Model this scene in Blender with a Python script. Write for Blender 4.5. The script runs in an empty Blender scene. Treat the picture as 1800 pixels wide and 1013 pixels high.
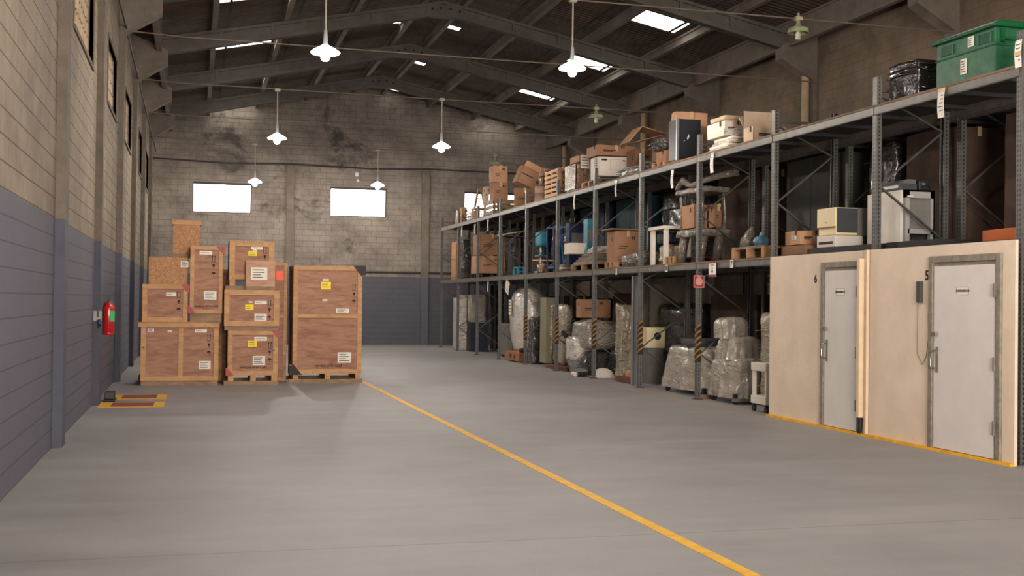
import bpy, math, random
from mathutils import Vector, Matrix, noise
R = random.Random(7)
sc = bpy.context.scene
COL = sc.collection

# ------------------------------------------------------------------ camera, light, exposure
FPX, YAW, PITCH, ROLL, CAMZ = 2050.0, .26606, .01157, .01177, 1.58
_cy, _s = math.cos(YAW), math.sin(YAW)
FWD = Vector((_s*math.cos(PITCH), _cy*math.cos(PITCH), math.sin(PITCH)))
_r = Vector((_cy, -_s, 0)); _u = _r.cross(FWD)
RT = _r*math.cos(ROLL) + _u*math.sin(ROLL); UP = _u*math.cos(ROLL) - _r*math.sin(ROLL)
cam = bpy.data.objects.new('camera', bpy.data.cameras.new('camera')); COL.objects.link(cam)
cam.data.sensor_width = 36; cam.data.lens = FPX/1800*36; cam.data.clip_end = 200
m = Matrix((RT, UP, -FWD)).transposed().to_4x4(); m.translation = Vector((0, 0, CAMZ)); cam.matrix_world = m
sc.camera = cam
sc.view_settings.view_transform = 'Standard'; sc.view_settings.look = 'None'
sc.view_settings.gamma = 1; sc.view_settings.use_curve_mapping = False
sc.view_settings.exposure = 1.2
w = bpy.data.worlds.new('sky'); sc.world = w; w.use_nodes = True
w.node_tree.nodes['Background'].inputs[0].default_value = (.85, .92, 1, 1)
w.node_tree.nodes['Background'].inputs[1].default_value = 1.0

def area(name, loc, rot, sx, sy, e, col):
    l = bpy.data.lights.new(name, 'AREA'); l.shape = 'RECTANGLE'; l.size = sx; l.size_y = sy; l.energy = e; l.color = col
    o = bpy.data.objects.new(name, l); COL.objects.link(o); o.location = loc; o.rotation_euler = rot
    return o
# daylight entering through the open loading gate behind the camera
area('gate_daylight', (3.0, -5.6, 2.6), (math.radians(90), 0, 0), 6.0, 4.6, 1350, (1, .885, .785))

def P(x, y, X=None, Y=None, Z=None):
    d = RT*((x-900)/FPX) - UP*((y-506.5)/FPX) + FWD
    t = X/d.x if X is not None else Y/d.y if Y is not None else (Z-CAMZ)/d.z
    return Vector((d.x*t, d.y*t, CAMZ + d.z*t))

# ------------------------------------------------------------------ materials
def lin(c):
    return tuple((v/12.92 if v <= .04045 else ((v+.055)/1.055)**2.4) for v in (x/255 for x in c))
MATS = {}
def mat(name, c, rough=.7, metal=0, var=.12, scale=4, bump=0, bscale=30, c2=None, spec=.4, emit=0, stretch=(1, 1, 1), coat=0, detail=5):
    if name in MATS: return MATS[name]
    m = bpy.data.materials.new(name); m.use_nodes = True; MATS[name] = m
    N = m.node_tree.nodes; L = m.node_tree.links; b = N['Principled BSDF']
    c = lin(c)
    b.inputs['Roughness'].default_value = rough; b.inputs['Metallic'].default_value = metal
    b.inputs['Specular IOR Level'].default_value = spec
    if coat: b.inputs['Coat Weight'].default_value = coat; b.inputs['Coat Roughness'].default_value = .12
    b.inputs['Base Color'].default_value = (*c, 1)
    if emit:
        b.inputs['Emission Color'].default_value = (*c, 1); b.inputs['Emission Strength'].default_value = emit
        return m
    tc = N.new('ShaderNodeTexCoord'); mp = N.new('ShaderNodeMapping'); mp.inputs['Scale'].default_value = stretch
    L.new(tc.outputs['Object'], mp.inputs[0])
    if var or c2:
        n = N.new('ShaderNodeTexNoise'); n.inputs['Scale'].default_value = scale; n.inputs['Detail'].default_value = detail
        n.inputs['Roughness'].default_value = .65
        L.new(mp.outputs[0], n.inputs['Vector'])
        r = N.new('ShaderNodeValToRGB'); r.color_ramp.elements[0].position = .32; r.color_ramp.elements[1].position = .68
        cc = lin(c2) if c2 else tuple(v*(1+var) for v in c)
        r.color_ramp.elements[0].color = (*[v*(1-var) for v in c], 1); r.color_ramp.elements[1].color = (*cc, 1)
        L.new(n.outputs['Fac'], r.inputs[0]); L.new(r.outputs[0], b.inputs['Base Color'])
    if bump:
        n2 = N.new('ShaderNodeTexNoise'); n2.inputs['Scale'].default_value = bscale; n2.inputs['Detail'].default_value = 4
        L.new(mp.outputs[0], n2.inputs['Vector'])
        bp = N.new('ShaderNodeBump'); bp.inputs['Strength'].default_value = bump; bp.inputs['Distance'].default_value = .02
        L.new(n2.outputs['Fac'], bp.inputs['Height']); L.new(bp.outputs[0], b.inputs['Normal'])
    return m

def math_n(N, L, op, a, b):
    n = N.new('ShaderNodeMath'); n.operation = op
    for i, v in ((0, a), (1, b)):
        if isinstance(v, (int, float)): n.inputs[i].default_value = v
        elif v is not None: L.new(v, n.inputs[i])
    return n.outputs[0]
def mixc(N, L, f, a, b):
    n = N.new('ShaderNodeMix'); n.data_type = 'RGBA'
    for i, v in ((0, f), (6, a), (7, b)):
        if isinstance(v, (int, float)): n.inputs[i].default_value = v
        elif isinstance(v, tuple): n.inputs[i].default_value = (*v, 1)
        else: L.new(v, n.inputs[i])
    return n.outputs[2]
def block_mat(name, axis, cbase, cdark, cm, paint, band, stain, mort=.007, vjoint=True, pm=.78):
    """concrete block wall: 400 x 200 blocks, the lower band painted"""
    m = bpy.data.materials.new(name); m.use_nodes = True
    N = m.node_tree.nodes; L = m.node_tree.links; b = N['Principled BSDF']; b.inputs['Roughness'].default_value = .85
    b.inputs['Specular IOR Level'].default_value = .25
    g = N.new('ShaderNodeNewGeometry'); s = N.new('ShaderNodeSeparateXYZ'); L.new(g.outputs['Position'], s.inputs[0])
    c = N.new('ShaderNodeCombineXYZ'); L.new(s.outputs[axis], c.inputs[0]); L.new(s.outputs[2], c.inputs[1])
    br = N.new('ShaderNodeTexBrick'); L.new(c.outputs[0], br.inputs['Vector'])
    br.inputs['Scale'].default_value = 1; br.inputs['Brick Width'].default_value = .4; br.inputs['Row Height'].default_value = .2
    br.inputs['Mortar Size'].default_value = mort; br.inputs['Mortar Smooth'].default_value = .3
    br.inputs['Color1'].default_value = (1, 1, 1, 1); br.inputs['Color2'].default_value = (.9, .9, .9, 1); br.inputs['Mortar'].default_value = (.5, .5, .5, 1)
    n = N.new('ShaderNodeTexNoise'); n.inputs['Scale'].default_value = 1.1; n.inputs['Detail'].default_value = 7; n.inputs['Roughness'].default_value = .7
    L.new(g.outputs['Position'], n.inputs['Vector'])
    r = N.new('ShaderNodeValToRGB'); r.color_ramp.elements[0].position = .36; r.color_ramp.elements[1].position = .62
    r.color_ramp.elements[0].color = (*lin(cdark), 1); r.color_ramp.elements[1].color = (*lin(cbase), 1); L.new(n.outputs['Fac'], r.inputs[0])
    n2 = N.new('ShaderNodeTexNoise'); n2.inputs['Scale'].default_value = .55; n2.inputs['Detail'].default_value = 9; n2.inputs['Roughness'].default_value = .72
    n2.inputs['Distortion'].default_value = .6; L.new(g.outputs['Position'], n2.inputs['Vector'])
    r2 = N.new('ShaderNodeValToRGB'); r2.color_ramp.elements[0].position = .56; r2.color_ramp.elements[1].position = .66
    L.new(n2.outputs['Fac'], r2.inputs[0])
    col = mixc(N, L, math_n(N, L, 'MULTIPLY', r2.outputs[0], stain), r.outputs[0], lin((52, 49, 48)))
    mm = N.new('ShaderNodeMix'); mm.data_type = 'RGBA'; mm.blend_type = 'MULTIPLY'; mm.inputs[0].default_value = .6 if vjoint else .4
    L.new(col, mm.inputs[6]); L.new(br.outputs['Color'], mm.inputs[7])
    wn = N.new('ShaderNodeMapping'); wn.vector_type = 'POINT'
    row = math_n(N, L, 'ABSOLUTE', math_n(N, L, 'SUBTRACT', math_n(N, L, 'FRACT', math_n(N, L, 'MULTIPLY', s.outputs[2], 5.0), None), .5), None)
    rowj = math_n(N, L, 'GREATER_THAN', row, .465)
    fac = rowj if not vjoint else br.outputs['Fac']
    un = mixc(N, L, math_n(N, L, 'MULTIPLY', fac, .6 if vjoint else .75), mm.outputs[2], lin(cm))
    pn = mixc(N, L, n.outputs['Fac'], tuple(v*.85 for v in lin(paint)), tuple(v*1.12 for v in lin(paint)))
    pn = mixc(N, L, math_n(N, L, 'MULTIPLY', fac, 1-pm if vjoint else .6), pn, tuple(v*.4 for v in lin(paint)))
    isb = math_n(N, L, 'LESS_THAN', s.outputs[2], band)
    out = mixc(N, L, isb, un, pn)
    L.new(out, b.inputs['Base Color'])
    bp = N.new('ShaderNodeBump'); bp.inputs['Strength'].default_value = .6; bp.inputs['Distance'].default_value = .015
    n3 = N.new('ShaderNodeTexNoise'); n3.inputs['Scale'].default_value = 60; L.new(g.outputs['Position'], n3.inputs['Vector'])
    h = math_n(N, L, 'SUBTRACT', math_n(N, L, 'MULTIPLY', n3.outputs['Fac'], .35), fac)
    L.new(h, bp.inputs['Height']); L.new(bp.outputs[0], b.inputs['Normal'])
    return m
def wood_mat(name, c1, c2, sc_=3.0, stretch=(1, 1, 8), knots=False, rough=.65):
    m = bpy.data.materials.new(name); m.use_nodes = True
    N = m.node_tree.nodes; L = m.node_tree.links; b = N['Principled BSDF']; b.inputs['Roughness'].default_value = rough
    tc = N.new('ShaderNodeTexCoord'); mp = N.new('ShaderNodeMapping'); mp.inputs['Scale'].default_value = stretch
    oi = N.new('ShaderNodeObjectInfo'); add = N.new('ShaderNodeVectorMath'); add.operation = 'ADD'
    L.new(tc.outputs['Object'], add.inputs[0])
    cx = N.new('ShaderNodeCombineXYZ'); mu = math_n(N, L, 'MULTIPLY', oi.outputs['Random'], 37.0)
    for i in range(3): L.new(mu, cx.inputs[i])
    L.new(cx.outputs[0], add.inputs[1]); L.new(add.outputs[0], mp.inputs[0])
    n = N.new('ShaderNodeTexNoise'); n.inputs['Scale'].default_value = sc_; n.inputs['Detail'].default_value = 8; n.inputs['Distortion'].default_value = 1.2
    n.inputs['Roughness'].default_value = .6; L.new(mp.outputs[0], n.inputs['Vector'])
    r = N.new('ShaderNodeValToRGB'); r.color_ramp.elements[0].position = .35; r.color_ramp.elements[1].position = .66
    r.color_ramp.elements[0].color = (*lin(c1), 1); r.color_ramp.elements[1].color = (*lin(c2), 1)
    L.new(n.outputs['Fac'], r.inputs[0]); out = r.outputs[0]
    if knots:
        v = N.new('ShaderNodeTexVoronoi'); v.inputs['Scale'].default_value = 4.5; L.new(add.outputs[0], v.inputs['Vector'])
        k = math_n(N, L, 'LESS_THAN', v.outputs['Distance'], .085)
        out = mixc(N, L, math_n(N, L, 'MULTIPLY', k, .8), out, lin((92, 52, 30)))
    L.new(out, b.inputs['Base Color'])
    return m
def film_mat(name, c, var=.3, rough=.24, bump=1.0, bscale=22, coat=.7, crease=(255, 250, 245), cf=.35):
    """plastic stretch film over something: wrinkles, with ridge highlights mixed into the colour"""
    m = bpy.data.materials.new(name); m.use_nodes = True
    N = m.node_tree.nodes; L = m.node_tree.links; b = N['Principled BSDF']
    b.inputs['Roughness'].default_value = rough; b.inputs['Coat Weight'].default_value = coat; b.inputs['Coat Roughness'].default_value = .15
    b.inputs['Specular IOR Level'].default_value = .6
    tc = N.new('ShaderNodeTexCoord')
    n = N.new('ShaderNodeTexNoise'); n.inputs['Scale'].default_value = 3; n.inputs['Detail'].default_value = 4; L.new(tc.outputs['Object'], n.inputs['Vector'])
    mp = N.new('ShaderNodeMapping'); mp.inputs['Scale'].default_value = (1, 1, 2.4); L.new(tc.outputs['Object'], mp.inputs[0])
    n2 = N.new('ShaderNodeTexNoise'); n2.noise_type = 'RIDGED_MULTIFRACTAL'; n2.inputs['Scale'].default_value = bscale*.5; n2.inputs['Detail'].default_value = 5
    n2.inputs['Distortion'].default_value = .8; L.new(mp.outputs[0], n2.inputs['Vector'])
    c = lin(c)
    a = mixc(N, L, n.outputs['Fac'], tuple(v*(1-var) for v in c), tuple(v*(1+var) for v in c))
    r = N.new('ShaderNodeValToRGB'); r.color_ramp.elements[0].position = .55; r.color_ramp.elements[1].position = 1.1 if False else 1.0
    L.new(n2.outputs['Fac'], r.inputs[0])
    a = mixc(N, L, math_n(N, L, 'MULTIPLY', r.outputs[0], cf), a, tuple(min(1, .5*v+.35*q) for v, q in zip(c, lin(crease))))  # pale highlight tone laid on the wrinkle ridges
    L.new(a, b.inputs['Base Color'])
    bp = N.new('ShaderNodeBump'); bp.inputs['Strength'].default_value = bump; bp.inputs['Distance'].default_value = .05
    L.new(n2.outputs['Fac'], bp.inputs['Height']); L.new(bp.outputs[0], b.inputs['Normal'])
    return m
M_ = {}
def clear_film():
    """thin translucent polythene sheet"""
    if 'sheet' in M_: return M_['sheet']
    m = film_mat('polythene', (176, 167, 154), bump=.8, bscale=14, rough=.25, cf=.45)
    m.node_tree.nodes['Principled BSDF'].inputs['Alpha'].default_value = .72
    M_['sheet'] = m; return m

# ------------------------------------------------------------------ mesh builder
class MB:
    def __init__(s): s.v = []; s.f = []; s.mi = []
    def add(s, vs, fs, m=0):
        o = len(s.v); s.v += [tuple(p) for p in vs]; s.f += [tuple(i+o for i in f) for f in fs]; s.mi += [m]*len(fs); return s
    def box(s, x0, x1, y0, y1, z0, z1, m=0):
        return s.add([(x0, y0, z0), (x1, y0, z0), (x1, y1, z0), (x0, y1, z0), (x0, y0, z1), (x1, y0, z1), (x1, y1, z1), (x0, y1, z1)],
            [(0, 3, 2, 1), (4, 5, 6, 7), (0, 1, 5, 4), (1, 2, 6, 5), (2, 3, 7, 6), (3, 0, 4, 7)], m)
    def obox(s, c, size, rot=(0, 0, 0), m=0):
        from mathutils import Euler
        e = Euler(rot).to_matrix(); h = [q/2 for q in size]; c = Vector(c)
        vs = [c + e @ Vector((sx*h[0], sy*h[1], sz*h[2])) for sz in (-1, 1) for sx, sy in ((-1, -1), (1, -1), (1, 1), (-1, 1))]
        return s.add(vs, [(0, 3, 2, 1), (4, 5, 6, 7), (0, 1, 5, 4), (1, 2, 6, 5), (2, 3, 7, 6), (3, 0, 4, 7)], m)
    def bar(s, a, b, w, h=None, m=0, up=(0, 0, 1)):
        a = Vector(a); b = Vector(b); d = (b-a).normalized(); h = h or w; up = Vector(up)
        if abs(d.dot(up)) > .98: up = Vector((0, 1, 0))
        x = d.cross(up).normalized()*(w/2); y = x.cross(d).normalized()*(h/2)
        vs = [a-x-y, a+x-y, a+x+y, a-x+y, b-x-y, b+x-y, b+x+y, b-x+y]
        return s.add(vs, [(0, 3, 2, 1), (4, 5, 6, 7), (0, 1, 5, 4), (1, 2, 6, 5), (2, 3, 7, 6), (3, 0, 4, 7)][::1], m)
    def cyl(s, a, b, r, n=12, r2=None, m=0):
        a = Vector(a); b = Vector(b); d = (b-a).normalized(); r2 = r if r2 is None else r2
        up = Vector((0, 0, 1)) if abs(d.z) < .9 else Vector((1, 0, 0)); x = d.cross(up).normalized(); y = d.cross(x)
        vs = [a + (x*math.cos(2*math.pi*i/n) + y*math.sin(2*math.pi*i/n))*r for i in range(n)] + [b + (x*math.cos(2*math.pi*i/n) + y*math.sin(2*math.pi*i/n))*r2 for i in range(n)]
        return s.add(vs, [(i, (i+1) % n, n+(i+1) % n, n+i) for i in range(n)] + [tuple(range(n))[::-1], tuple(range(n, 2*n))], m)
    def tube(s, pts, r, n=8, m=0):
        pts = [Vector(p) for p in pts]; rings = []
        for i, p in enumerate(pts):
            d = (pts[min(i+1, len(pts)-1)] - pts[max(i-1, 0)]).normalized()
            up = Vector((0, 0, 1)) if abs(d.z) < .9 else Vector((1, 0, 0)); x = d.cross(up).normalized(); y = d.cross(x)
            rr = r[i] if isinstance(r, (list, tuple)) else r
            rings.append([p + (x*math.cos(2*math.pi*k/n) + y*math.sin(2*math.pi*k/n))*rr for k in range(n)])
        vs = [q for g in rings for q in g]; fs = []
        for i in range(len(pts)-1):
            for k in range(n): fs.append((i*n+k, i*n+(k+1) % n, (i+1)*n+(k+1) % n, (i+1)*n+k))
        fs += [tuple(range(n))[::-1], tuple(range((len(pts)-1)*n, len(pts)*n))]
        return s.add(vs, fs, m)
    def lathe(s, prof, c=(0, 0, 0), n=20, m=0):
        vs = [(c[0]+r*math.cos(2*math.pi*k/n), c[1]+r*math.sin(2*math.pi*k/n), c[2]+z) for r, z in prof for k in range(n)]
        fs = [(i*n+k, i*n+(k+1) % n, (i+1)*n+(k+1) % n, (i+1)*n+k) for i in range(len(prof)-1) for k in range(n)]
        return s.add(vs, fs, m)
    def prism(s, poly, axis, a, b, m=0):
        """poly of 2-D points in the plane normal to axis (0 x: (y,z), 1 y: (x,z), 2 z: (x,y)) extruded a..b"""
        n = len(poly)
        def mk(p, t): return (t, p[0], p[1]) if axis == 0 else (p[0], t, p[1]) if axis == 1 else (p[0], p[1], t)
        vs = [mk(p, a) for p in poly] + [mk(p, b) for p in poly]
        return s.add(vs, [(i, (i+1) % n, n+(i+1) % n, n+i) for i in range(n)] + [tuple(range(n))[::-1], tuple(range(n, 2*n))], m)
    def lump(s, x0, x1, y0, y1, z0, z1, n=10, amp=.03, freq=3, seed=0, rnd=.25, m=0, flat=True, taper=0):
        """a soft wrapped bundle: rounded box with uneven surface"""
        c = Vector(((x0+x1)/2, (y0+y1)/2, (z0+z1)/2)); h = Vector(((x1-x0)/2, (y1-y0)/2, (z1-z0)/2)); rr = min(h)*2*rnd
        grid = {}; vs = []; fs = []
        def vert(p):
            k = tuple(round(q, 5) for q in p)
            if k in grid: return grid[k]
            q = Vector((p[0]*h.x, p[1]*h.y, p[2]*h.z))
            inner = Vector([max(-h[i]+rr, min(h[i]-rr, q[i])) for i in range(3)]); d = q - inner
            if d.length > 1e-6: q = inner + d.normalized()*min(rr, max(abs(v) for v in d) if False else rr)
            if taper: f = 1 - taper*(p[2]+1)/2; q.x *= f; q.y *= f
            nz = noise.noise_vector((q + Vector((seed*7.3, seed*3.1, seed)))*freq)*amp + noise.noise_vector((q + Vector((seed, seed*2.1, 5)))*freq*3)*amp*.35
            if n > 14 and d.length > 1e-6: q = q + d.normalized()*(abs(noise.noise((q+Vector((seed, 3, 1)))*freq*4.5))-.2)*amp*.9
            q = q + nz
            if flat and p[2] < -.99: q.z = -h.z
            q.z = max(q.z, -h.z)
            grid[k] = len(vs); vs.append(c + q); return grid[k]
        for ax in range(3):
            for sg in (-1, 1):
                for i in range(n):
                    for j in range(n):
                        ids = []
                        for di, dj in ((0, 0), (1, 0), (1, 1), (0, 1)):
                            p = [0, 0, 0]; p[ax] = sg; p[(ax+1) % 3] = -1+2*(i+di)/n; p[(ax+2) % 3] = -1+2*(j+dj)/n
                            ids.append(vert(p))
                        fs.append(tuple(ids if sg > 0 else ids[::-1]))
        return s.add(vs, fs, m)
    def build(s, name, mats, parent=None, bev=0, smooth=False, loc=None, rotz=0, sub=0):
        me = bpy.data.meshes.new(name); me.from_pydata(s.v, [], s.f)
        for q in (mats if isinstance(mats, (list, tuple)) else [mats]): me.materials.append(q)
        if any(s.mi): me.polygons.foreach_set('material_index', s.mi)
        if smooth: me.polygons.foreach_set('use_smooth', [True]*len(s.f))
        me.update(); o = bpy.data.objects.new(name, me); COL.objects.link(o)
        if parent: o.parent = parent
        if loc is not None: o.location = loc
        o.rotation_euler.z = rotz
        if bev:
            b = o.modifiers.new('bevel', 'BEVEL'); b.width = bev; b.segments = 2; b.limit_method = 'ANGLE'
        if sub:
            b = o.modifiers.new('sub', 'SUBSURF'); b.levels = sub; b.render_levels = sub
        return o
def B(*a, **k): return MB().box(*a, **k)
def tag(o, label, cat, group=None, kind=None):
    o['label'] = label; o['category'] = cat
    if group: o['group'] = group
    if kind: o['kind'] = kind
    return o
def thing(name, label, cat, loc, rotz=0, group=None):
    o = bpy.data.objects.new(name, None); COL.objects.link(o); o.empty_display_size = .2
    o.location = loc; o.rotation_euler.z = rotz
    return tag(o, label, cat, group)
def struct(o, label=None, cat=None, group=None):
    o['kind'] = 'structure'
    if label: o['label'] = label
    if cat: o['category'] = cat
    if group: o['group'] = group
    return o
def copy_tree(o, loc, label=None, rotz=None):
    c = o.copy(); COL.objects.link(c); c.location = loc
    if label: c['label'] = label
    if rotz is not None: c.rotation_euler.z = rotz
    for ch in o.children:
        d = ch.copy(); COL.objects.link(d); d.parent = c
        for g in ch.children:
            e = g.copy(); COL.objects.link(e); e.parent = d
    return c
def text(body, size, parent, mtl, loc, rot, name='lettering', ext=.001, align='CENTER', sx=1):
    cu = bpy.data.curves.new(name, 'FONT'); cu.body = body; cu.size = size; cu.extrude = ext; cu.offset = size*.03; cu.align_x = align; cu.align_y = 'CENTER'
    cu.materials.append(mtl); o = bpy.data.objects.new(name, cu); COL.objects.link(o)
    me = bpy.data.meshes.new_from_object(o.evaluated_get(bpy.context.evaluated_depsgraph_get())); bpy.data.objects.remove(o)
    me.name = name; o = bpy.data.objects.new(name, me); COL.objects.link(o)
    o.parent = parent; o.location = loc; o.rotation_euler = rot; o.scale = (sx, 1, 1)
    return o
FRONT_Y = (math.pi/2, 0, 0)                 # text facing -y
FRONT_X = (math.pi/2, 0, -math.pi/2)        # text facing -x

# ------------------------------------------------------------------ the building
XL, XR, YB, YE, XC = -1.41, 13.1, -4.0, 41.0, 5.8
def zroof(x): return 9.15 - .207*abs(x-XC)
def ztop(x): return 8.90 - .204*abs(x-XC)
def zund(x): return 8.58 - .217*abs(x-XC)
BLOCK_L = block_mat('block_left', 1, (150, 136, 118), (122, 110, 96), (70, 61, 53), (98, 96, 106), 2.39, .25, vjoint=False)
BLOCK_E = block_mat('block_end', 0, (152, 142, 132), (118, 110, 103), (96, 89, 83), (92, 91, 99), 2.40, .8, pm=.8)
BLOCK_R = block_mat('block_right', 1, (134, 117, 100), (110, 96, 83), (104, 91, 78), (92, 92, 100), .01, .3, mort=.005)
CONC = mat('concrete', (116, 106, 96), .85, var=.22, scale=2.5, bump=.3)
CONC_D = mat('concrete_rafter', (90, 84, 78), .85, var=.2, scale=2.5, bump=.3)
FLOOR = bpy.data.materials.new('concrete_floor')
def floor_mat():
    m = FLOOR; m.use_nodes = True; N = m.node_tree.nodes; L = m.node_tree.links; b = N['Principled BSDF']
    g = N.new('ShaderNodeNewGeometry')
    n = N.new('ShaderNodeTexNoise'); n.inputs['Scale'].default_value = .6; n.inputs['Detail'].default_value = 8; n.inputs['Roughness'].default_value = .6; L.new(g.outputs['Position'], n.inputs['Vector'])
    mp = N.new('ShaderNodeMapping'); mp.inputs['Scale'].default_value = (.5, 2.2, 1); L.new(g.outputs['Position'], mp.inputs[0])
    n2 = N.new('ShaderNodeTexNoise'); n2.inputs['Scale'].default_value = 1.2; n2.inputs['Detail'].default_value = 6; L.new(mp.outputs[0], n2.inputs['Vector'])
    n3 = N.new('ShaderNodeTexNoise'); n3.inputs['Scale'].default_value = 70; n3.inputs['Detail'].default_value = 2; L.new(g.outputs['Position'], n3.inputs['Vector'])
    f = math_n(N, L, 'ADD', math_n(N, L, 'MULTIPLY', n.outputs['Fac'], .45), math_n(N, L, 'MULTIPLY', n2.outputs['Fac'], .4))
    f = math_n(N, L, 'ADD', f, math_n(N, L, 'MULTIPLY', n3.outputs['Fac'], .15))
    r = N.new('ShaderNodeValToRGB'); r.color_ramp.elements[0].position = .38; r.color_ramp.elements[1].position = .62
    r.color_ramp.elements[0].color = (*lin((132, 129, 128)), 1); r.color_ramp.elements[1].color = (*lin((152, 149, 147)), 1); L.new(f, r.inputs[0])
    # a saw-cut joint across the slab
    s = N.new('ShaderNodeSeparateXYZ'); L.new(g.outputs['Position'], s.inputs[0])
    j = math_n(N, L, 'LESS_THAN', math_n(N, L, 'ABSOLUTE', math_n(N, L, 'SUBTRACT', s.outputs[1], 7.45), None), .008)
    L.new(mixc(N, L, math_n(N, L, 'MULTIPLY', j, .5), r.outputs[0], lin((90, 82, 75))), b.inputs['Base Color'])
    rr = math_n(N, L, 'ADD', .46, math_n(N, L, 'MULTIPLY', n2.outputs['Fac'], .25)); L.new(rr, b.inputs['Roughness'])
    b.inputs['Specular IOR Level'].default_value = .45
    bp = N.new('ShaderNodeBump'); bp.inputs['Strength'].default_value = .12; bp.inputs['Distance'].default_value = .01
    L.new(n3.outputs['Fac'], bp.inputs['Height']); L.new(bp.outputs[0], b.inputs['Normal'])
floor_mat()
struct(B(XL-.3, XR+.3, YB-1.8, YE+.2, -.2, 0).build('floor', FLOOR))
YELLOW = mat('yellow_paint', (232, 172, 36), .6, var=.18, scale=6, c2=(240, 186, 60))
YELLOW_THIN = mat('worn_yellow_paint', (196, 158, 84), .7, var=.25, scale=5, c2=(176, 150, 110))
tag(B(3.11, 3.205, YB, 27.0, 0, .003).build('floor_line', YELLOW), 'yellow painted lane line running down the middle of the floor', 'floor line')
tag(B(7.66, 7.70, 15.0, 38.5, 0, .003).build('floor_line', YELLOW_THIN), 'thin worn yellow line on the floor along the foot of the racks', 'floor line')

# left wall with five block-screen windows
LW = [(10.1, 12.3), (14.5, 17.2), (20.0, 22.2), (24.9, 27.25), (30.9, 32.95), (35.2, 37.3)]
zb, zt_ = 4.78, 5.83
wl = B(XL-.2, XL, YB, YE, 0, zb); wl.box(XL-.2, XL, YB, YE, zt_, 8.2)
y = YB
for a, b_ in LW: wl.box(XL-.2, XL, y, a, zb, zt_); y = b_
wl.box(XL-.2, XL, y, YE, zb, zt_)
struct(wl.build('wall_left', BLOCK_L))
GLOW = mat('daylight_pane', (255, 252, 246), emit=2.7)
GLOW_SOFT = mat('screened_pane', (205, 182, 150), emit=.10)
GLINT = mat('screen_gap_daylight', (255, 250, 240), emit=1.5)
SCREEN = mat('screen_block', (176, 156, 128), .6, var=.2)
for i, (a, b_) in enumerate(LW):
    wn = struct(B(XL-.19, XL-.17, a, b_, zb, zt_).build('window_%d' % (i+1), GLOW_SOFT))
    f = MB()
    nx = 10
    for k in range(nx+1): yy = a+(b_-a)*k/nx; f.box(XL-.17, XL-.07, yy-.02, yy+.02, zb, zt_)
    for k in range(6): z = zb+(zt_-zb)*k/5; f.box(XL-.17, XL-.07, a, b_, z-.018, z+.018)
    f.build('screen_blocks', SCREEN, wn)
    g = MB()
    for k in range(nx):
        for j in range(5):
            if R.random() < (.9 if j == 0 else .45):
                yy = a+(b_-a)*(k+.5)/nx; z = zb+(zt_-zb)*(j+.5)/5; g.box(XL-.172, XL-.165, yy-.05, yy+.04, z-.02, z+.02)
    g.build('glass', GLINT, wn)
    fr = MB(); fr.box(XL-.05, XL+.015, a-.05, a, zb-.05, zt_+.05); fr.box(XL-.05, XL+.015, b_, b_+.05, zb-.05, zt_+.05)
    fr.box(XL-.05, XL+.025, a, b_, zb-.06, zb); fr.box(XL-.05, XL+.015, a, b_, zt_, zt_+.05)
    fr.build('window_frame', mat('rusty_frame', (98, 84, 70), .8), wn)
# right wall
struct(B(XR, XR+.2, YB, YE, 0, 8.2).build('wall_right', BLOCK_R))
# end wall with three windows
EW = [(-.09, 1.86), (4.55, 6.53), (9.35, 11.3)]
z0, z1 = 4.5, 5.53
we = B(XL-.2, XR+.2, YE, YE+.2, 0, z0)
x = XL-.2
for a, b_ in EW: we.box(x, a, YE, YE+.2, z0, z1); x = b_
we.box(x, XR+.2, YE, YE+.2, z0, z1)
we.prism([(XL-.2, z1), (XR+.2, z1), (XR+.2, zroof(XR)), (XC, zroof(XC)), (XL-.2, zroof(XL))], 1, YE, YE+.2)
struct(we.build('wall_end', BLOCK_E))
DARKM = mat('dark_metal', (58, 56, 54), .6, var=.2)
for i, (a, b_) in enumerate(EW):
    wn = struct(B(a, b_, YE+.10, YE+.12, z0, z1).build('window_%d' % (i+7), GLOW))
    f = B(a, b_, YE+.0, YE+.1, z1-.07, z1); f.box(a, b_, YE+.02, YE+.1, z0, z0+.03); f.box(a, a+.025, YE+.02, YE+.1, z0, z1); f.box(b_-.04, b_, YE+.02, YE+.1, z0, z1)
    f.build('window_frame', DARKM, wn)
# back wall round the open loading gate (behind the camera)
wb = B(XL-.2, .2, YB-.2, YB, 0, 7.6); wb.box(7.0, XR+.2, YB-.2, YB, 0, 7.6); wb.box(.2, 7.0, YB-.2, YB, 4.9, 7.6); wb.prism([(XL-.2, 7.6), (XR+.2, 7.6), (XC, zroof(XC))], 1, YB-.2, YB)
struct(wb.build('wall_back', BLOCK_E))
# end wall columns, tie band, pipe
for k, (a, b_) in enumerate([(3.04, 3.29), (7.78, 8.05)]):
    o = MB().box(a, b_, YE-.12, YE, 2.40, 6.2).box(a, b_, YE-.12, YE, 0, 2.40, 1)
    struct(o.build('trim_%d' % (k+1), [CONC, mat('column_paint', (90, 89, 97), .7)]))
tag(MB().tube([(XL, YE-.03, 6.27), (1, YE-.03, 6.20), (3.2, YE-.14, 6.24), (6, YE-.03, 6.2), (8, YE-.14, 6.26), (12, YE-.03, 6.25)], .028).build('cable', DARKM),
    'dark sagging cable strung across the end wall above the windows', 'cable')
tag(MB().tube([(3.1, YE-.04, 2.56), (9.2, YE-.04, 2.56)], .03).build('conduit', DARKM), 'dark conduit pipe along the end wall just above the grey paint', 'pipe')
c = thing('wall_camera', 'small white wall box with a lens above the second end window', 'camera', (5.45, YE-.08, 5.95))
B(-.06, .06, -.05, .08, -.04, .1).build('mount', mat('white_plastic', (215, 212, 205), .5), c, bev=.01)
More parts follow.
